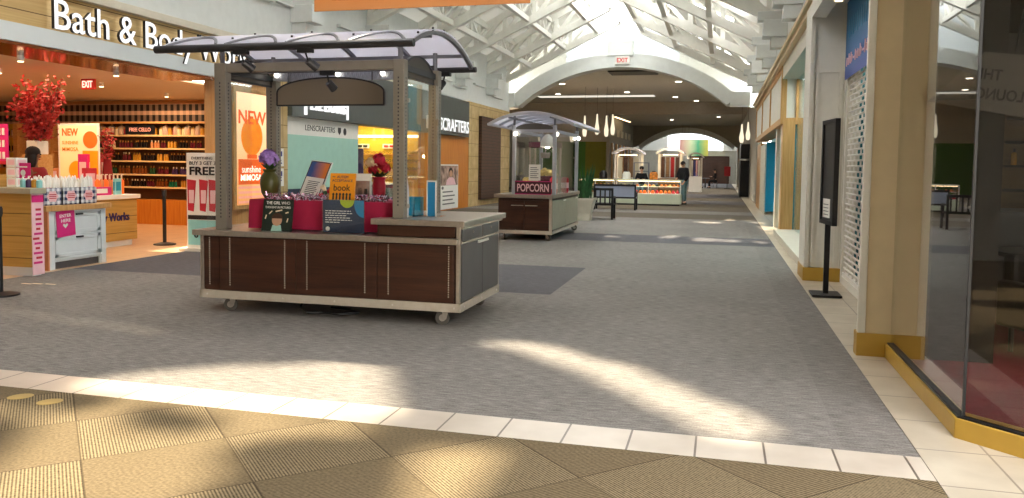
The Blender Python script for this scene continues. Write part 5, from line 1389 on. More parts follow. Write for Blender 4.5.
hp = [(c_-.40, 2.22)]+[(c_+.40*math.cos(t), 2.22+.12*math.sin(t)) for t in [PI-PI*i/16 for i in range(1, 16)]]+[(c_+.40, 2.22)]
part('end_lunette', MB().prism(hp, 'y', 15.53, 15.545), 'tinted_disc', pc)
# roof: barrel across, ribs parallel to the front edge
ax0, ax1 = -4.44, -2.76; rc = (ax0+ax1)/2; hh_ = (ax1-ax0)/2; rh = .22; rr = (hh_**2+rh**2)/(2*rh); rz0 = 2.30
def rzz(x): return rz0+rh-(rr-math.sqrt(max(0, rr*rr-(x-rc)**2)))
xs_ = [ax0+(ax1-ax0)*i/20 for i in range(21)]
part('roof_sheet', MB().prism([(x, rzz(x)+.035) for x in xs_]+[(x, rzz(x)+.024) for x in xs_[::-1]], 'y', 15.1, 18.5), 'roofskin', pc, smooth=True)
for k in range(6):
    y = 15.12+k*3.36/5; mb = MB()
    for a, b in zip(xs_[:-1], xs_[1:]): mb.bar((a, y, rzz(a)), (b, y, rzz(b)), .04, .05)
    part('roof_rib', mb, 'postsilver', pc)
for x in (ax0, ax1): part('roof_edge_tube', MB().cyl((x, 15.08, rz0), (x, 18.52, rz0), .03, 10), 'postsilver', pc)
for x in qx: part('roof_purlin', MB().box(x-.02, x+.02, 15.12, 18.48, rzz(x)-.05, rzz(x)-.01), 'greymetal', pc)
for nm, b in (('clear_panel', (qx[0], qx[1], 15.545, 15.551, 1.22, 2.15)), ('clear_panel', (-3.203, -3.197, 15.6, 18.0, .93, 2.15)), ('clear_panel', (-4.033, -4.027, 15.6, 18.0, .93, 2.15))):
    part(nm, MB().box(*b), 'clear', pc)
for x, y in ((-4.0, 15.5), (-3.2, 15.7), (-3.18, 18.1)): part('lamp', MB().ball((x+.02, y-.06, 2.13), .045, 10, 6), 'lamp', pc)
s = thing('popcorn_sign', 'maroon POPCORN board standing on the front of the smaller cart', 'sign', (-3.62, 15.47, .92))
part('board', MB().box(-3.985, -3.245, 15.47, 15.49, .92, 1.19), 'maroonsign', s)
part('lettering', MB().text('POPCORN', (-3.94, 15.468, .975), X1, Z1, .65, .16, .006, bold=.02), 'lightpink', s)
part('rim', MB().box(-3.985, -3.245, 15.464, 15.47, .92, .935).box(-3.985, -3.245, 15.464, 15.47, 1.175, 1.19), 'pink', s)
pm = thing('popcorn_machine', 'glass popcorn machine with maroon base inside the smaller cart', 'popcorn machine', (-3.62, 16.6, .92))
part('base', MB().box(-3.92, -3.32, 16.35, 16.9, .92, 1.28), 'maroonsign', pm, bevel=.01)
for x in (-3.90, -3.34):
    for y in (16.37, 16.88): part('corner_post', MB().box(x-.015, x+.015, y-.015, y+.015, 1.28, 1.88), 'steel', pm)
part('glass', MB().box(-3.89, -3.35, 16.365, 16.37, 1.28, 1.88).box(-3.905, -3.90, 16.38, 16.87, 1.28, 1.88).box(-3.345, -3.34, 16.38, 16.87, 1.28, 1.88), 'clear', pm)
part('roof', MB().box(-3.93, -3.31, 16.34, 16.91, 1.88, 2.0), 'maroonsign', pm, bevel=.02)
mb = MB()
random.seed(3)
for i in range(160):
    r = .03; a = random.uniform(-.25, .25); b = random.uniform(-.22, .22)
    mb.ball((-3.62+a, 16.62+b, 1.30+random.random()*.16*(1-abs(a)/.3)), random.uniform(.02, .035), 6, 4)
part('popcorn', mb, 'popcorn', pm, kind='stuff')
part('kettle', MB().lathe([(.09, 0), (.11, .08), (.10, .12)], (-3.62, 16.62, 1.66), 14).cyl((-3.62, 16.62, 1.78), (-3.62, 16.62, 1.88), .012, 6), 'steel', pm)
d = thing('heat_lamp', 'white dome lamp hanging inside the smaller cart', 'lamp', (-3.42, 15.9, 1.86))
part('shade', MB().lathe([(.15, 0), (.145, .12), (.10, .20), (.03, .26)], (-3.42, 15.9, 1.88), 18), 'white', d, smooth=True)
part('stem', MB().cyl((-3.42, 15.9, 2.15), (-3.42, 15.9, 2.34), .012, 8), 'steel', d)
part('bulb', MB().ball((-3.42, 15.9, 1.9), .06, 10, 6), 'lamp', d)
n_ = thing('price_sheet', 'white printed sheet on the front glass of the smaller cart', 'notice', (-3.60, 15.53, 1.22))
part('sheet', MB().box(-3.72, -3.48, 15.535, 15.54, 1.20, 1.52), 'paper', n_)
mb = MB()
for k in range(6): mb.box(-3.69, -3.52-.03*(k % 2), 15.533, 15.5345, 1.25+k*.04, 1.262+k*.04)
part('print', mb, 'sheetgrey', n_)
for i, (x, y, m1, nm) in enumerate(((-3.85, 15.9, 'popcorn', 'yellow popcorn bag'), (-3.95, 16.1, 'sheetgrey', 'grey canister'), (-3.32, 16.1, 'redprint', 'red carton'), (-3.72, 16.05, 'casegreen', 'pale green canister'), (-3.26, 17.0, 'redprint', 'red gift tin'))):
    t = thing('snack_pack', nm+' on the counter of the smaller cart', 'snack pack', (x, y, .92))
    part('pack', MB().lathe([(.07, 0), (.085, .05), (.085, .30), (.05, .34)], (x, y, .92), 10), m1, t, smooth=True)
    part('label_print', MB().lathe([(.0865, .10), (.0865, .22)], (x, y, .92), 10), 'lightpink', t)
# ================================================================== RIGHT SIDE THINGS
GX = 1.61
g = thing('rolling_gate', 'closed white roll-down security grille under the blue banner', 'shutter', (GX, 9.1, .10))
for k in range(40):
    z = .14+k*.07
    part('rod', MB().cyl((GX, 7.05, z), (GX, 11.25, z), .013, 6), 'white', g)
mb = MB()
for k in range(39):
    z = .14+k*.07; y = 7.2+(.15 if k % 2 else 0)
    while y < 11.2: mb.box(GX-.008, GX+.008, y-.016, y+.016, z, z+.07); y += .30
part('links', mb, 'white', g, kind='stuff')
part('bottom_bar', MB().box(GX-.025, GX+.025, 7.05, 11.25, .10, .15), 'white', g)
b = thing('hanging_banner', 'blue and violet printed banner hanging over the roll-down gate', 'banner', (1.54, 10.1, 2.66))
part('cloth', MB().box(1.537, 1.543, 8.9, 11.2, 2.66, 3.66), 'banner_blue', b)
mb = MB(); random.seed(21)
for i in range(13):
    y = 11.05-i*.165
    if i % 4 == 3: mb.bar((1.534, y, 2.87), (1.534, y-.09, 2.87), .006, .022); continue
    mb.tube([(1.534, y, 2.82), (1.534, y-.03, 2.91+random.uniform(0, .06)), (1.534, y-.07, 2.84), (1.534, y-.11, 2.91)], .012, 5)
part('script_strokes', mb, 'lightpink', b)
mb = MB()
for i in range(7): mb.box(1.533, 1.537, 10.9-i*.3, 10.97-i*.3, 3.16, 3.40).box(1.533, 1.537, 10.75-i*.3, 10.8-i*.3, 3.18, 3.40)
part('block_strokes', mb, 'blueprint', b)
part('top_bar', MB().cyl((1.54, 8.85, 3.67), (1.54, 11.24, 3.67), .015, 8), 'white', b)
st = thing('poster_stand', 'tall black floor stand holding a dark poster by the ivory pillar', 'sign stand', (1.245, 10.0, 0))
part('base', MB().box(1.08, 1.41, 9.82, 10.22, 0.005, .03), 'black', st, bevel=.005)
part('pole', MB().box(1.215, 1.275, 9.98, 10.02, .03, .90), 'black', st)
ang = math.radians(33)
def fr(mb_):
    R_ = Matrix.Translation((1.235, 9.98, 0)) @ Matrix.Rotation(-math.radians(83), 4, 'Z')
    return mb_.xf(R_)
fm = part('frame', fr(MB().box(-.30, .30, -.02, .03, .85, .90).box(-.30, .30, -.02, .03, 2.03, 2.08).box(-.30, -.25, -.02, .03, .85, 2.08).box(.25, .30, -.02, .03, .85, 2.08).box(-.30, .30, .02, .035, .85, 2.08)), 'black', st, bevel=.004)
part('poster', fr(MB().box(-.25, .25, .0, .02, .90, 2.03)), 'darkmetal', st)
part('paper_note', fr(MB().box(-.20, .10, -.006, 0, .93, 1.15)), 'paper', st)
mb = MB()
for k in range(4): mb.box(-.17, .05, -.008, -.006, .96+k*.04, .97+k*.04)
part('note_print', fr(mb), 'sheetgrey', st)
# downlights in the gate soffit
for i, y in enumerate((8.9, 10.2)):
    t = thing('recessed_light', ['nearer', 'farther'][i]+' recessed light in the ivory soffit over the gate', 'ceiling light', (1.3, y, 3.495), local=True)
    part('trim', MB().lathe([(.07, 0), (.07, .012), (.05, .012)], (0, 0, -.005), 14), 'white', t); part('lens', MB().cyl((0, 0, -.006), (0, 0, 0), .045, 12), 'lampwarm', t)
# lounge contents
u = thing('plank_shelves', 'wide plank shelf wall at the back of the dark lounge', 'shelf unit', (4.5, 11.3, 0))
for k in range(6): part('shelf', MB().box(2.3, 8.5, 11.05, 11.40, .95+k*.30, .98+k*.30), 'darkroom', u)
part('back_planks', MB().box(2.3, 8.5, 11.40, 11.44, .6, 2.75), 'shelfwood', u)
for k in range(7): part('upright', MB().box(2.3+k*1.03, 2.36+k*1.03, 11.05, 11.40, .6, 2.75), 'shelfwood', u)
random.seed(4)
for k in range(10):
    put(bots[k % len(bots)], 'bottle', (2.7+k*.42, 11.2, .98+.30*(k % 4)), 'lone dark bottle on the plank shelves of the lounge', 'bottle', 'bottles on the lounge plank shelves')
t = thing('lounge_bar', 'long low dark bar counter inside the lounge', 'counter', (4.6, 10, 0))
part('body', MB().box(2.4, 7.5, 9.7, 10.4, 0, 1.02), 'black', t); part('top', MB().box(2.3, 7.6, 9.6, 10.5, 1.02, 1.07), 'darkmetal', t)
for i, (x, y) in enumerate(((3.2, 8.5), (5.4, 7.6))):
    t = thing('round_table', ['dark pedestal table nearer the lounge glass joint', 'dark pedestal table deeper in the lounge'][i], 'table', (x, y, 0), local=True)
    part('tabletop', MB().cyl((0, 0, .70), (0, 0, .74), .62, 24), 'black', t); part('pedestal', MB().lathe([(.28, 0), (.26, .03), (.05, .08), (.05, .70)], (0, 0, 0), 16), 'black', t)
for i, (x, y, a) in enumerate(((2.75, 7.25, .4), (4.5, 9.0, 2.2))):
    t = thing('armchair', ['low black armchair by the lounge table', 'black armchair behind the lounge table'][i], 'armchair', (x, y, 0), a, local=True)
    part('seat', MB().box(-.32, .32, -.3, .3, .22, .42), 'black', t, bevel=.04); part('backrest', MB().box(-.32, .32, .24, .38, .3, .82), 'black', t, bevel=.04)
    for q in (-1, 1):
        part('armrest', MB().box(q*.34-.06, q*.34+.06, -.3, .34, .22, .60), 'black', t, bevel=.03)
        for w in (-.25, .28): part('leg', MB().cyl((q*.28, w, 0), (q*.28, w, .22), .02, 8), 'darkmetal', t)
# lounge sign, its lettering built mirror-reversed
s = thing('lounge_sign', 'tilted pale panel lettered THE LOUNGE seen reversed through the angled glass', 'sign', (1.915, 6.6, 1.97), local=True)
s.rotation_euler = (0, .12, -.05)
part('panel', MB().add([(-.42, 0, .0), (1.2, 0, -.12), (1.2, 0, .40), (-.10, 0, .40), (-.42, .02, .0), (1.2, .02, -.12), (1.2, .02, .40), (-.10, .02, .40)], [(0, 1, 2, 3), (7, 6, 5, 4), (0, 4, 5, 1), (1, 5, 6, 2), (2, 6, 7, 3), (3, 7, 4, 0)]), 'loungepanel', s)
mb = MB().text('THE', (-.03, -.004, .215), -X1, Z1, .17, .075, .006, bold=.02)
mb = MB().text('THE', (.04, -.004, .20), -X1, Z1, .17, .08, .006, bold=.02).text('LOUNGE', (.20, -.004, .055), -X1, Z1, .36, .085, .006, bold=.02)
part('lettering', mb, 'darkroom', s)
mb = MB()
for x in (0.1, 1.0): mb.cyl((x, .01, .40), (x, .01, 1.3), .006, 6)
part('hanger', mb, 'darkmetal', s)
# ================================================================== HANGING BANNER, EXIT SIGN OVER THE ARCH
b = thing('hanging_banner', 'wide orange cloth banner hanging high over the mall', 'banner', (-4.33, 11.0, 3.78))
part('cloth', MB().box(-6.0, -2.65, 11.0, 11.02, 3.78, 5.0), 'banner_orange', b)
mb = MB(); random.seed(9)
for r in range(2):
    x = -5.7
    while x < -4.3: l = random.uniform(.03, .1); mb.box(x, x+l, 10.996, 11.0, 3.93+r*.06, 3.945+r*.06); x += l+.02
part('small_print', mb, 'orangewood', b)
part('pole', MB().cyl((-6.05, 11.01, 5.02), (-2.6, 11.01, 5.02), .025, 8), 'white', b)
mb = MB()
for x in (-5.8, -2.85): mb.cyl((x, 11.01, 5.02), (x, 11.01, 6.4), .006, 6)
part('hanger', mb, 'steel', b)
s = thing('exit_sign', 'small white exit sign with red letters on the crown of the arch', 'exit sign', (-3.95, 32.2, 5.66))
part('case', MB().box(-4.22, -3.62, 32.22, 32.30, 5.60, 5.93), 'exit_face', s, bevel=.008)
part('lettering', MB().text('EXIT', (-4.14, 32.218, 5.68), X1, Z1, .44, .17, .01, bold=.02), 'exit_red', s)
# ================================================================== BEYOND: planter, benches, display case, kiosks
t = thing('snake_plant', 'snake plant in a square tapered cream planter behind the smaller cart', 'plant', (-3.62, 21.8, 0))
mb = MB(); 
def frust(mb, cx, cy, z0, z1, a, b):
    v = [(cx+sx*a, cy+sy*a, z0) for sx, sy in ((-1, -1), (1, -1), (1, 1), (-1, 1))]+[(cx+sx*b, cy+sy*b, z1) for sx, sy in ((-1, -1), (1, -1), (1, 1), (-1, 1))]
    return mb.add(v, [(0, 1, 2, 3), (7, 6, 5, 4), (0, 4, 5, 1), (1, 5, 6, 2), (2, 6, 7, 3), (3, 7, 4, 0)])
frust(mb, -3.62, 21.8, .0, .22, .19, .19); frust(mb, -3.62, 21.8, .22, .56, .20, .28); frust(mb, -3.62, 21.8, .56, .62, .30, .30)
part('planter', mb, 'planter', t)
part('soil', MB().box(-3.86, -3.38, 21.56, 22.04, .6, .625), 'bark', t)
mb = MB(); random.seed(2)
for i in range(46):
    a = random.uniform(0, 6.28); r = random.uniform(0, .2); p = Vector((-3.62+r*math.cos(a), 21.8+r*math.sin(a), .6)); hgt = random.uniform(.5, 1.05); lean = Vector((math.cos(a)*random.uniform(.05, .3), math.sin(a)*.2, 1))
    q = Vector((math.cos(a+1.5), math.sin(a+1.5), 0))*.038
    m1 = p+lean*hgt*.5; m2 = p+lean*hgt; m2.z = .6+hgt
    mb.add([p-q*.6, p+q*.6, m1+q, m1-q, m2], [(0, 1, 2, 3), (3, 2, 4)])
part('leaves', mb, 'leafgreen', t)
def bench(name, label, x0, x1, y, solid, depth=.55):
    t = thing(name, label, 'bench', ((x0+x1)/2, y, 0))
    for x in (x0, x1-.06):
        part('leg', MB().box(x, x+.06, y-.03, y+.03, 0, .86), 'black', t, bevel=.005)
        part('leg', MB().box(x, x+.06, y+depth-.06, y+depth, 0, .62), 'black', t, bevel=.005)
        part('armrest', MB().box(x, x+.06, y-.03, y+depth, .60, .65), 'black', t)
    part('top_rail', MB().box(x0, x1, y-.03, y+.03, .82, .89), 'black', t, bevel=.005)
    part('bottom_rail', MB().box(x0, x1, y-.02, y+.02, .40, .46), 'black', t)
    if solid: part('back_panel', MB().box(x0+.06, x1-.06, y-.015, y+.015, .46, .82), 'bluegrey', t)
    else:
        n = int((x1-x0)/.13)
        for k in range(n):
            x = x0+.1+k*(x1-x0-.2)/(n-1); part('back_slat', MB().box(x-.02, x+.02, y-.012, y+.012, .46, .82), 'black', t)
    part('seat', MB().box(x0+.02, x1-.02, y, y+depth, .40, .45), 'bluegrey' if solid else 'black', t, bevel=.005)
    return t
bench('bench', 'black slat-back bench beside the snake plant', -4.45, -2.90, 22.4, False)
bench('bench', 'black bench with a grey-blue back panel in front of the glass food case', -4.25, -2.78, 27.5, True)
def display_case(x0, x1, y, label):
    t = thing('display_case', label, 'display case', ((x0+x1)/2, y+.4, 0))
    part('base', MB().box(x0, x1, y, y+.8, .06, .44), 'casegreen', t, bevel=.006)
    part('plinth', MB().box(x0+.04, x1-.04, y+.04, y+.76, 0, .06), 'darkmetal', t)
    part('shelf', MB().box(x0+.02, x1-.02, y+.03, y+.77, .44, .47), 'white', t)
    part('glass', MB().box(x0, x1, y+.0, y+.008, .44, .96).box(x0, x0+.008, y, y+.8, .44, .96).box(x1-.008, x1, y, y+.8, .44, .96), 'clear', t)
    part('middle_shelf', MB().box(x0+.03, x1-.03, y+.3, y+.77, .72, .735), 'white', t)
    part('top', MB().box(x0-.01, x1+.01, y-.01, y+.81, .96, 1.0), 'casegreen', t, bevel=.004)
    for x in (x0+.01, (x0+x1)/2, x1-.01): part('mullion', MB().box(x-.015, x+.015, y-.006, y+.012, .44, .97), 'white', t)
    part('case_light', MB().box(x0+.05, x1-.05, y+.05, y+.09, .93, .955), 'lampwarm', t)
    random.seed(int(x0*-100))
    for k in range(int((x1-x0)/.16)):
        x = x0+.12+k*.16
        if x > x1-.1: break
        o_ = MB().box(x-.06, x+.06, y+.12, y+.40, .47, .52).ball((x, y+.26, .54), (.055, .12, .05), 8, 5)
        single('food_tray', o_, random.choice(['redprint', 'casefood', 'lb_deep', 'redprint']), 'small food tray on the lower level of %s' % ('the long glass case' if x0 > -4 else 'the far glass case end'), 'food tray', group='food trays low in the %s' % ('long glass case' if x0 > -4 else 'short glass case'))
        o_ = MB().box(x-.06, x+.06, y+.42, y+.68, .735, .77).ball((x, y+.55, .78), (.05, .1, .04), 8, 5)
        single('food_tray', o_, random.choice(['casefood', 'popcorn', 'leafdark', 'casefood']), 'small food tray on the upper level of %s' % ('the long glass case' if x0 > -4 else 'the far glass case end'), 'food tray', group='food trays high in the %s' % ('long glass case' if x0 > -4 else 'short glass case'))
display_case(-3.95, -1.46, 31.4, 'long pale green glass food case lit from within')
display_case(-5.6, -4.05, 31.6, 'short glass food case behind the slat-back bench')
for i, (x, m1, nm) in enumerate(((-3.62, 'white', 'white cash register box'), (-4.55, 'black', 'small dark bottle stand'), (-2.55, 'casefood', 'orange tub'))):
    t = thing('container', nm+' on top of the glass food cases', 'container', (x, 31.9, 1.0))
    part('body', MB().lathe([(.16, 0), (.17, .2), (.12, .3)], (x, 31.9, 1.0), 12), m1, t, smooth=True)
    part('cap', MB().lathe([(.1, .3), (.06, .34)], (x, 31.9, 1.0), 12), 'darkmetal', t)
def far_kiosk(x0, x1, y, label, wood_, goods, ztop=2.1):
    t = thing('retail_kiosk', label, 'kiosk', ((x0+x1)/2, y, 0)); w = x1-x0
    part('base', MB().box(x0+.1, x1-.1, y, y+1.2, 0, .95), wood_, t)
    for x in (x0+.14, x1-.14):
        for yy in (y+.05, y+1.15): part('post', MB().box(x-.05, x+.05, yy-.05, yy+.05, .95, ztop), 'cream' if goods else 'white', t)
    c = (x0+x1)/2; h = w/2; rh = .26; R = (h*h+rh*rh)/(2*rh)
    xs = [x0+w*i/14 for i in range(15)]
    pr = [(x, ztop+rh-(R-math.sqrt(max(0, R*R-(x-c)**2)))) for x in xs]
    part('roof', MB().prism([(a, b+.06) for a, b in pr]+pr[::-1], 'y', y-.2, y+1.4), 'roofskin', t)
    mb = MB()
    for a, b in zip(pr[:-1], pr[1:]): mb.bar((a[0], y-.2, a[1]), (b[0], y-.2, b[1]), .06, .08)
    part('roof_rim', mb, 'cream' if goods else 'white', t)
    for k in range(4): part('display_panel', MB().box(x0+.2+k*(w-.4)/4, x0+.2+(k+.75)*(w-.4)/4, y+.6, y+.64, 1.0, ztop-.15), goods[k % len(goods)] if goods else 'lightpink', t)
    part('lamp', MB().box(x0+.3, x1-.3, y+.2, y+.26, ztop-.06, ztop-.03), 'lampwarm', t)
    return t
far_kiosk(-5.0, -3.55, 38.0, 'curved roof kiosk hung with tan panels behind the short food case', 'beigegrey', ['beigegrey', 'bark', 'shelfwood', 'beigegrey'])
far_kiosk(-3.05, -1.72, 39.5, 'warm lit curved roof kiosk behind the standing person', 'shelfwood', ['bark', 'shelfwood', 'redcloth', 'bark'], 2.15)
far_kiosk(-1.95, -1.0, 50.0, 'small white kiosk far down beyond the standing person', 'white', ['white', 'violet', 'lightpink'])
t = thing('display_rack', 'grey wire rack between the two curved roof kiosks', 'rack', (-3.4, 36, 0))
for x in (-3.75, -3.1): part('upright', MB().box(x-.03, x+.03, 35.97, 36.03, 0, 1.7), 'greymetal', t)
for z in (.9, 1.3, 1.68): part('crossbar', MB().box(-3.75, -3.1, 35.98, 36.02, z-.02, z+.02), 'greymetal', t)
b = thing('hanging_banner', 'pink green and yellow printed banner hanging before the second arch', 'banner', (-1.9, 60, 2.35))
part('cloth', MB().box(-2.95, -.9, 60, 60.03, 2.35, 3.52), 'colorful', b); part('pole', MB().cyl((-3.0, 60.01, 3.54), (-.85, 60.01, 3.54), .03, 8), 'white', b)
part('hanger', MB().cyl((-2.6, 60.01, 3.54), (-2.6, 60.01, 4.75), .01, 6).cyl((-1.2, 60.01, 3.54), (-1.2, 60.01, 4.75), .01, 6), 'steel', b)
def pendant(loc, h, ztop, label, group):
    t = thing('pendant_lamp', label, 'pendant lamp', loc, 0, group, local=True)
    part('shade', MB().lathe([(.03, h), (.06, h*.6), (.115, h*.3), (.10, h*.1), (.07, 0)], (0, 0, 0), 14), 'pendant', t, smooth=True)
    part('cord', MB().cyl((0, 0, h), (0, 0, ztop-loc[2]), .006, 6), 'darkmetal', t)
for i, (x, y) in enumerate(((-6.7, 40.0), (-6.15, 40.5), (-5.6, 40.0), (-5.4, 40.9))):
    pendant((x, y, 3.0+.12*(i % 2)), 1.05, 5.5, ['first', 'second', 'third', 'fourth'][i]+' glowing teardrop pendant lamp above the snake plant, counted from the eyewear store side', 'pendant lamps above the snake plant')
for i, (x, y) in enumerate(((.95, 40.0), (1.30, 42))): pendant((x, y, 2.72+.2*i), .9, 5.5, ['larger', 'smaller'][i]+' glowing teardrop pendant lamp beside the black column', 'pendant lamps by the black column')
for i, (x, y) in enumerate(((-2.9, 63), (-2.45, 63.4))): pendant((x, y, 2.15), .8, 4.75, ['first', 'second'][i]+' distant pendant lamp below the second arch', 'distant pendant lamps')
for i, (x, y) in enumerate(((-8.89, 43.9), (-4.97, 43.2), (-2.6, 46.5), (-1.5, 49.2), (-11.5, 47.6), (-7.6, 38.5), (-2.0, 38.2), (-9.8, 40.5))):
    t = thing('recessed_light', ['small bright downlight %s the lit ceiling slot' % w for w in ('before the far part of', 'before the middle of', 'beyond the gate end of', 'farthest past the gate end of', 'beyond the dark end of', 'nearest the arch before', 'nearest the gate wall before', 'off the dark end before')][i], 'ceiling light', (x, y, 5.52), local=True)
    part('trim', MB().lathe([(.17, -.02), (.17, 0)], (0, 0, 0), 14), 'white', t); part('lens', MB().cyl((0, 0, -.035), (0, 0, -.02), .14, 12), 'lamp', t)
for i, (x, y) in enumerate(((-8.0, 53), (-3.3, 55.5), (-.2, 52.5))):
    t = thing('recessed_light', ['downlight in the dropped soffit above the green wall', 'downlight in the middle of the dropped soffit', 'downlight in the dropped soffit near the gate wall'][i], 'ceiling light', (x, y, 4.75), local=True)
    part('trim', MB().lathe([(.14, -.02), (.14, 0)], (0, 0, 0), 14), 'white', t); part('lens', MB().cyl((0, 0, -.035), (0, 0, -.02), .11, 12), 'lamp', t)
t = thing('strip_light', 'slanted warm light strip on the dropped soffit', 'ceiling light', (-6.2, 54, 4.74)); part('housing', MB().bar((-6.6, 51.0, 4.70), (-6.3, 57, 4.70), .14, .06), 'white', t); part('lens', MB().bar((-6.6, 51.0, 4.66), (-6.3, 57, 4.66), .1, .02), 'lampwarm', t)
for i, (x, m1) in enumerate(((.5, 'redcloth'),)):
    t = thing('sale_sign', ['red sale sign on a thin stand near the far end', 'second red sale sign on a thin stand near the far end'][i], 'sign', (x, 60+i, 0), local=True)
    part('board', MB().box(-.22, .22, 0, .03, .9, 1.6), m1, t); part('stand', MB().cyl((0, .015, 0), (0, .015, .9), .02, 6), 'darkmetal', t); part('foot', MB().box(-.2, .2, -.1, .12, 0, .02), 'darkmetal', t)

# ================================================================== PEOPLE
def skinmesh(name, verts, edges, radii, mat_, parent=None, loc=(0, 0, 0), rz=0., sub=1, root=0):
    me = bpy.data.meshes.new(name); me.from_pydata([tuple(v) for v in verts], edges, []); me.materials.append(M[mat_])
    o = bpy.data.objects.new(name, me); C.objects.link(o)
    sk = o.modifiers.new('Skin', 'SKIN'); sk.use_smooth_shade = True
    lay = me.skin_vertices[0] if me.skin_vertices else None
    if lay is None:
        bm = bmesh.new(); bm.from_mesh(me); bm.verts.layers.skin.verify(); bm.to_mesh(me); bm.free(); lay = me.skin_vertices[0]
    for i, r in enumerate(radii):
        lay.data[i].radius = (r, r) if isinstance(r, (int, float)) else r
        lay.data[i].use_root = (i == root)
    s_ = o.modifiers.new('Subdivision', 'SUBSURF'); s_.levels = s_.render_levels = sub
    if parent: o.parent = parent
    return o
def person(label, loc, rz, pose, skin='skin', top='blackcloth', legs='jeans', hair='hair', long_hair=False, bulk=1.0):
    """pose: dict of joints"""
    t = thing('person', label, 'person', loc, rz, local=True)
    J = dict(pelvis=(0, 0, .93), waist=(0, 0, 1.08), chest=(0, .0, 1.30), neck=(0, 0, 1.46), head0=(0, -.01, 1.54), head=(0, -.03, 1.63), crown=(0, -.01, 1.71),
             shL=(.17, 0, 1.40), elL=(.22, .02, 1.13), wrL=(.23, -.06, .89), shR=(-.17, 0, 1.40), elR=(-.22, .02, 1.13), wrR=(-.23, -.06, .89),
             hipL=(.09, 0, .90), knL=(.10, -.02, .50), anL=(.10, .02, .09), toL=(.11, -.14, .035), hipR=(-.09, 0, .90), knR=(-.10, -.02, .50), anR=(-.10, .02, .09), toR=(-.11, -.14, .035))
    J.update(pose)
    N = ['pelvis', 'waist', 'chest', 'neck', 'head0', 'head', 'crown']
    V = [Vector(J[n]) for n in N]; E_ = [(i, i+1) for i in range(6)]; Rd = [(.13, .10), (.115, .085), (.145, .10), .05, .062, .085, .055]
    def addc(start, pts, rs):
        k = start
        for p, r in zip(pts, rs):
            V.append(Vector(p)); Rd.append(r); E_.append((k, len(V)-1)); k = len(V)-1
        return k
    for S in 'LR':
        sg = 1 if S == 'L' else -1
        w = addc(2, [J['sh'+S], J['el'+S], J['wr'+S]], [.062, .042, .028])
        wr = Vector(J['wr'+S]); d = (wr-Vector(J['el'+S])).normalized()
        pl = addc(w, [wr+d*.07], [(.036, .016)])
        sd = d.cross(Vector((0, 1, 0))).normalized() if abs(d.y) < .8 else Vector((1, 0, 0))
        for k, (off, ln) in enumerate(((-.03, .07), (-.01, .085), (.01, .08), (.03, .06))):
            b_ = wr+d*.085+sd*off
            addc(pl, [b_, b_+d*ln*.5+Vector((0, -.008, 0)), b_+d*ln+Vector((0, -.02, 0))], [.010, .009, .007])
        addc(w, [wr+d*.03+sd*.035*sg+Vector((0, -.02, 0)), wr+d*.07+sd*.05*sg+Vector((0, -.035, 0))], [.011, .009])
        k = addc(0, [J['hip'+S], J['kn'+S], J['an'+S], J['to'+S]], [.095, .062, .042, .035])
    # the face: nose
    body = skinmesh('body', V, E_, Rd, skin, t)
    hd = Vector(J['head'])
    f = MB()
    f.m(0).prism([(hd.y-.085, hd.z+.015), (hd.y-.115, hd.z-.03), (hd.y-.085, hd.z-.04)], 'x', hd.x-.014, hd.x+.014)
    f.m(1)
    for s_ in (-1, 1): f.ball((hd.x+s_*.033, hd.y-.083, hd.z+.012), .012, 8, 5)
    f.m(2).box(hd.x-.025, hd.x+.025, hd.y-.09, hd.y-.075, hd.z-.068, hd.z-.058)
    f.m(0)
    for s_ in (-1, 1): f.ball((hd.x+s_*.085, hd.y+.01, hd.z-.005), (.012, .025, .035), 8, 5)
    part('face', f, [skin, 'hair', 'redprint'], t)
    h = MB().ball((hd.x, hd.y+.022, hd.z+.04), (.098, .105, .095), 14, 9)
    if long_hair: h.ball((hd.x, hd.y+.06, hd.z-.06), (.095, .06, .15), 12, 8)
    part('hair', h, hair, t, smooth=True)
    # top and sleeves
    V2 = [Vector(J['pelvis'])+Vector((0, 0, .0)), Vector(J['waist']), Vector(J['chest']), Vector(J['neck'])-Vector((0, 0, .03))]; R2 = [(.155, .12), (.14, .105), (.168, .122), .07]; E2 = [(0, 1), (1, 2), (2, 3)]
    for S in 'LR':
        k = 2
        el = Vector(J['el'+S]); wr = Vector(J['wr'+S])
        for p, r in ((J['sh'+S], .082), (el, .06), (el.lerp(wr, .92), .042)):
            V2.append(Vector(p)); R2.append(r); E2.append((k, len(V2)-1)); k = len(V2)-1
    skinmesh('jacket', V2, E2, [(q*bulk if isinstance(q, float) else (q[0]*bulk, q[1]*bulk)) for q in R2], top, t)
    V3 = [Vector(J['pelvis'])]; R3 = [(.148, .115)]; E3 = []
    for S in 'LR':
        k = 0
        for p, r in ((J['hip'+S], .108), (J['kn'+S], .078), (Vector(J['an'+S])+Vector((0, 0, .02)), .062)):
            V3.append(Vector(p)); R3.append(r); E3.append((k, len(V3)-1)); k = len(V3)-1
    skinmesh('trousers', V3, E3, R3, legs, t)
    for S in 'LR':
        a = Vector(J['an'+S]); b_ = Vector(J['to'+S])
        part('shoe', MB().tube([a+Vector((0, .05, -.045)), a+Vector((0, -.01, -.04)), a.lerp(b_, .6)-Vector((0, 0, .012)), b_], .05, 10, .036), 'black', t, smooth=True)
    return t
person('standing person in black jacket and teal-grey trousers at the end of the glass food case', (-1.44, 32.9, 0), -.75,
       dict(elR=(-.24, -.05, 1.14), wrR=(-.12, -.24, 1.05), elL=(.24, .0, 1.13), wrL=(.2, -.14, .92), head=(0, -.06, 1.62), head0=(0, -.03, 1.54)), bulk=1.5)
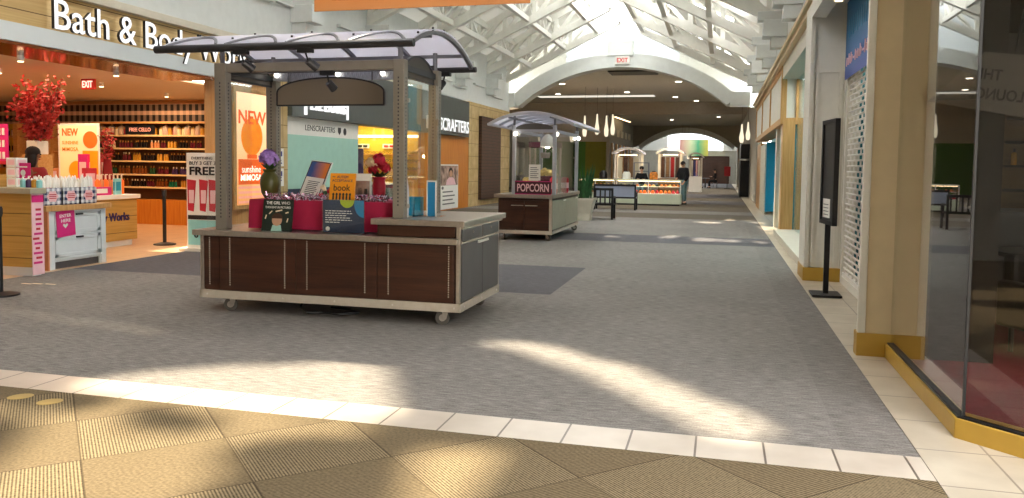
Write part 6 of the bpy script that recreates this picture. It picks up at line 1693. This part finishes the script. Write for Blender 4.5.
SEAT = dict(pelvis=(0, 0, .56), waist=(0, .02, .72), chest=(0, 0, .96), neck=(0, -.02, 1.12), head0=(0, -.03, 1.20), head=(0, -.05, 1.29), crown=(0, -.03, 1.37), shL=(.17, 0, 1.06), shR=(-.17, 0, 1.06), elL=(.24, -.06, .82), elR=(-.24, -.06, .82), wrL=(.14, -.27, .86), wrR=(-.14, -.27, .86),
            hipL=(.09, -.02, .54), hipR=(-.09, -.02, .54), knL=(.11, -.42, .52), knR=(-.11, -.42, .52), anL=(.11, -.40, .09), anR=(-.11, -.40, .09), toL=(.11, -.55, .035), toR=(-.11, -.55, .035))
def stool(x, y, z, label):
    t = thing('stool', label, 'stool', (x, y, 0), local=True)
    part('seat', MB().cyl((0, 0, z-.05), (0, 0, z), .19, 18), 'black', t)
    for a in range(4): part('leg', MB().cyl((.13*math.cos(a*PI/2+.78), .13*math.sin(a*PI/2+.78), z-.05), (.2*math.cos(a*PI/2+.78), .2*math.sin(a*PI/2+.78), 0), .014, 8), 'greymetal', t)
person('seated person in black leaning on the glass food case from behind', (-3.22, 34.0, .12), 0, SEAT)
stool(-3.22, 34.02, .56, 'black stool under the person behind the glass food case')
person('person in dark red seen from behind among the store displays', (-9.80, 9.55, -.07), PI, dict(elL=(.22, -.04, 1.13), wrL=(.18, -.25, 1.05), elR=(-.22, -.04, 1.13), wrR=(-.18, -.25, 1.05)), 'skinD', 'redcloth', 'blackcloth', long_hair=True)
person('distant seated person in violet far down the mall', (-1.75, 60.5, 0), 1.2, SEAT, top='violet', legs='blackcloth')
stool(-1.75, 60.5, .45, 'stool under the distant seated person in violet')
person('distant person in dark coat sitting opposite another far down the mall', (-.35, 60.2, 0), -1.4, SEAT, top='blackcloth', legs='blackcloth')
stool(-.35, 60.2, .45, 'stool under the distant person in the dark coat')
t = thing('round_table', 'small distant table between the two seated people', 'table', (-1.05, 60.35, 0), local=True)
part('tabletop', MB().cyl((0, 0, .7), (0, 0, .74), .3, 18), 'greymetal', t); part('pedestal', MB().lathe([(.2, 0), (.04, .05), (.04, .7)], (0, 0, 0), 12), 'darkmetal', t)

# ================================================================== LIGHT
w = bpy.data.worlds.new('sky'); SC.world = w; w.use_nodes = True
bg = w.node_tree.nodes['Background']; bg.inputs[0].default_value = (1.0, .985, .965, 1); bg.inputs[1].default_value = SKY
sun = light('SUN', 'sun', (0, 0, 20), SUNE, (1.0, .86, .63)); sun.data.angle = math.radians(2.2)
sun.rotation_euler = SUN.to_track_quat('-Z', 'Y').to_euler()
# warm lamps inside the stores
for x, y in ((-10.4, 8.0), (-10.4, 11.0), (-13.0, 12.6), (-13.0, 9.0), (-12.6, 15.2)):
    light('AREA', 'store_lamp', (x, y, 2.9), STORE, (1.0, .70, .42), 1.2, (0, 0, 0))
light('AREA', 'eyewear_lamp', (-10.6, 20.3, 2.88), 90, (1.0, .80, .45), 1.2, (0, 0, 0)); light('AREA', 'eyewear_lamp', (-10.4, 22.4, 2.88), 60, (1.0, .78, .4), .8, (0, 0, 0))
for x, y in ((-8.9, 44), (-5, 43), (-2.6, 46.5), (-2, 38.2), (-7.6, 38.5)): light('SPOT', 'downlight', (x, y, 5.45), 1000, (1.0, .92, .80), .12, (0, 0, 0), spot=1.7)
for x, y in ((-8, 53), (-3.3, 55.5), (-.2, 52.5)): light('SPOT', 'downlight', (x, y, 4.65), 800, (1.0, .92, .80), .12, (0, 0, 0), spot=1.9)
for x, y in ((-6, 70), (-1, 72)): light('POINT', 'far_court_fill', (x, y, 3.6), 120, (1, .95, .88), .3)  # fill points without fixtures that brighten the far court
light('SPOT', 'downlight', (-1.8, 57.5, 4.65), 300, (1.0, .9, .75), .12, (.6, 0, 0), spot=1.6)  # added spot that brightens the printed banner, no fixture here
light('AREA', 'case_lamp', (-2.7, 31.55, .92), 12, (1.0, .85, .6), 2.2, (0, 0, 0), .05)
for x in (-4.3, -2.4): light('POINT', 'kiosk_lamp', (x, 38.9, 1.9), 30, (1.0, .75, .45), .08)
light('POINT', 'popcorn_lamp', (-3.42, 15.9, 1.84), 12, (1.0, .88, .7), .06)
light('AREA', 'lounge_lamp', (5.0, 10.2, 3.2), 14, (1.0, .7, .5), 1.0, (0, 0, 0))
for x, y in ((2.9, 5.4), (3.6, 7.0), (5.2, 4.6)): light('SPOT', 'lounge_lamp', (x, y, 3.15), 90, (1.0, .72, .6), .1, (0, 0, 0), spot=1.5)  # added spots without fixtures to brighten the maroon lounge floor
# ================================================================== CAMERA
f_, yaw, pit, rol, pcy = 794.417, .25547, .059075, .0125475, 212.21
cy_, sy_ = math.cos(yaw), math.sin(yaw); cp, sp = math.cos(pit), math.sin(pit)
fw = Vector((-sy_*cp, cy_*cp, -sp)); rt = Vector((cy_, sy_, 0)); up = rt.cross(fw)
r2 = rt*math.cos(rol)+up*math.sin(rol); u2 = up*math.cos(rol)-rt*math.sin(rol)
cam = bpy.data.cameras.new('camera'); co = bpy.data.objects.new('camera', cam); C.objects.link(co)
co.matrix_world = Matrix(((r2.x, u2.x, -fw.x, 0), (r2.y, u2.y, -fw.y, 0), (r2.z, u2.z, -fw.z, 1.5), (0, 0, 0, 1)))
cam.sensor_width = 36; cam.sensor_fit = 'HORIZONTAL'; cam.lens = f_*36/1024
cam.shift_y = -(249-pcy)/1024; cam.clip_start = .05; cam.clip_end = 300
SC.camera = co
# ================================================================== VIEW
vs = SC.view_settings; vs.view_transform = 'Standard'; vs.look = 'None'; vs.gamma = 1; vs.exposure = EXPO
try: vs.use_curve_mapping = False
except Exception: pass
cy = SC.cycles; cy.max_bounces = 8; cy.diffuse_bounces = 5; cy.glossy_bounces = 4; cy.transparent_max_bounces = 24; cy.transmission_bounces = 4
cy.caustics_reflective = False; cy.caustics_refractive = False; cy.sample_clamp_indirect = 6
cy.use_denoising = True
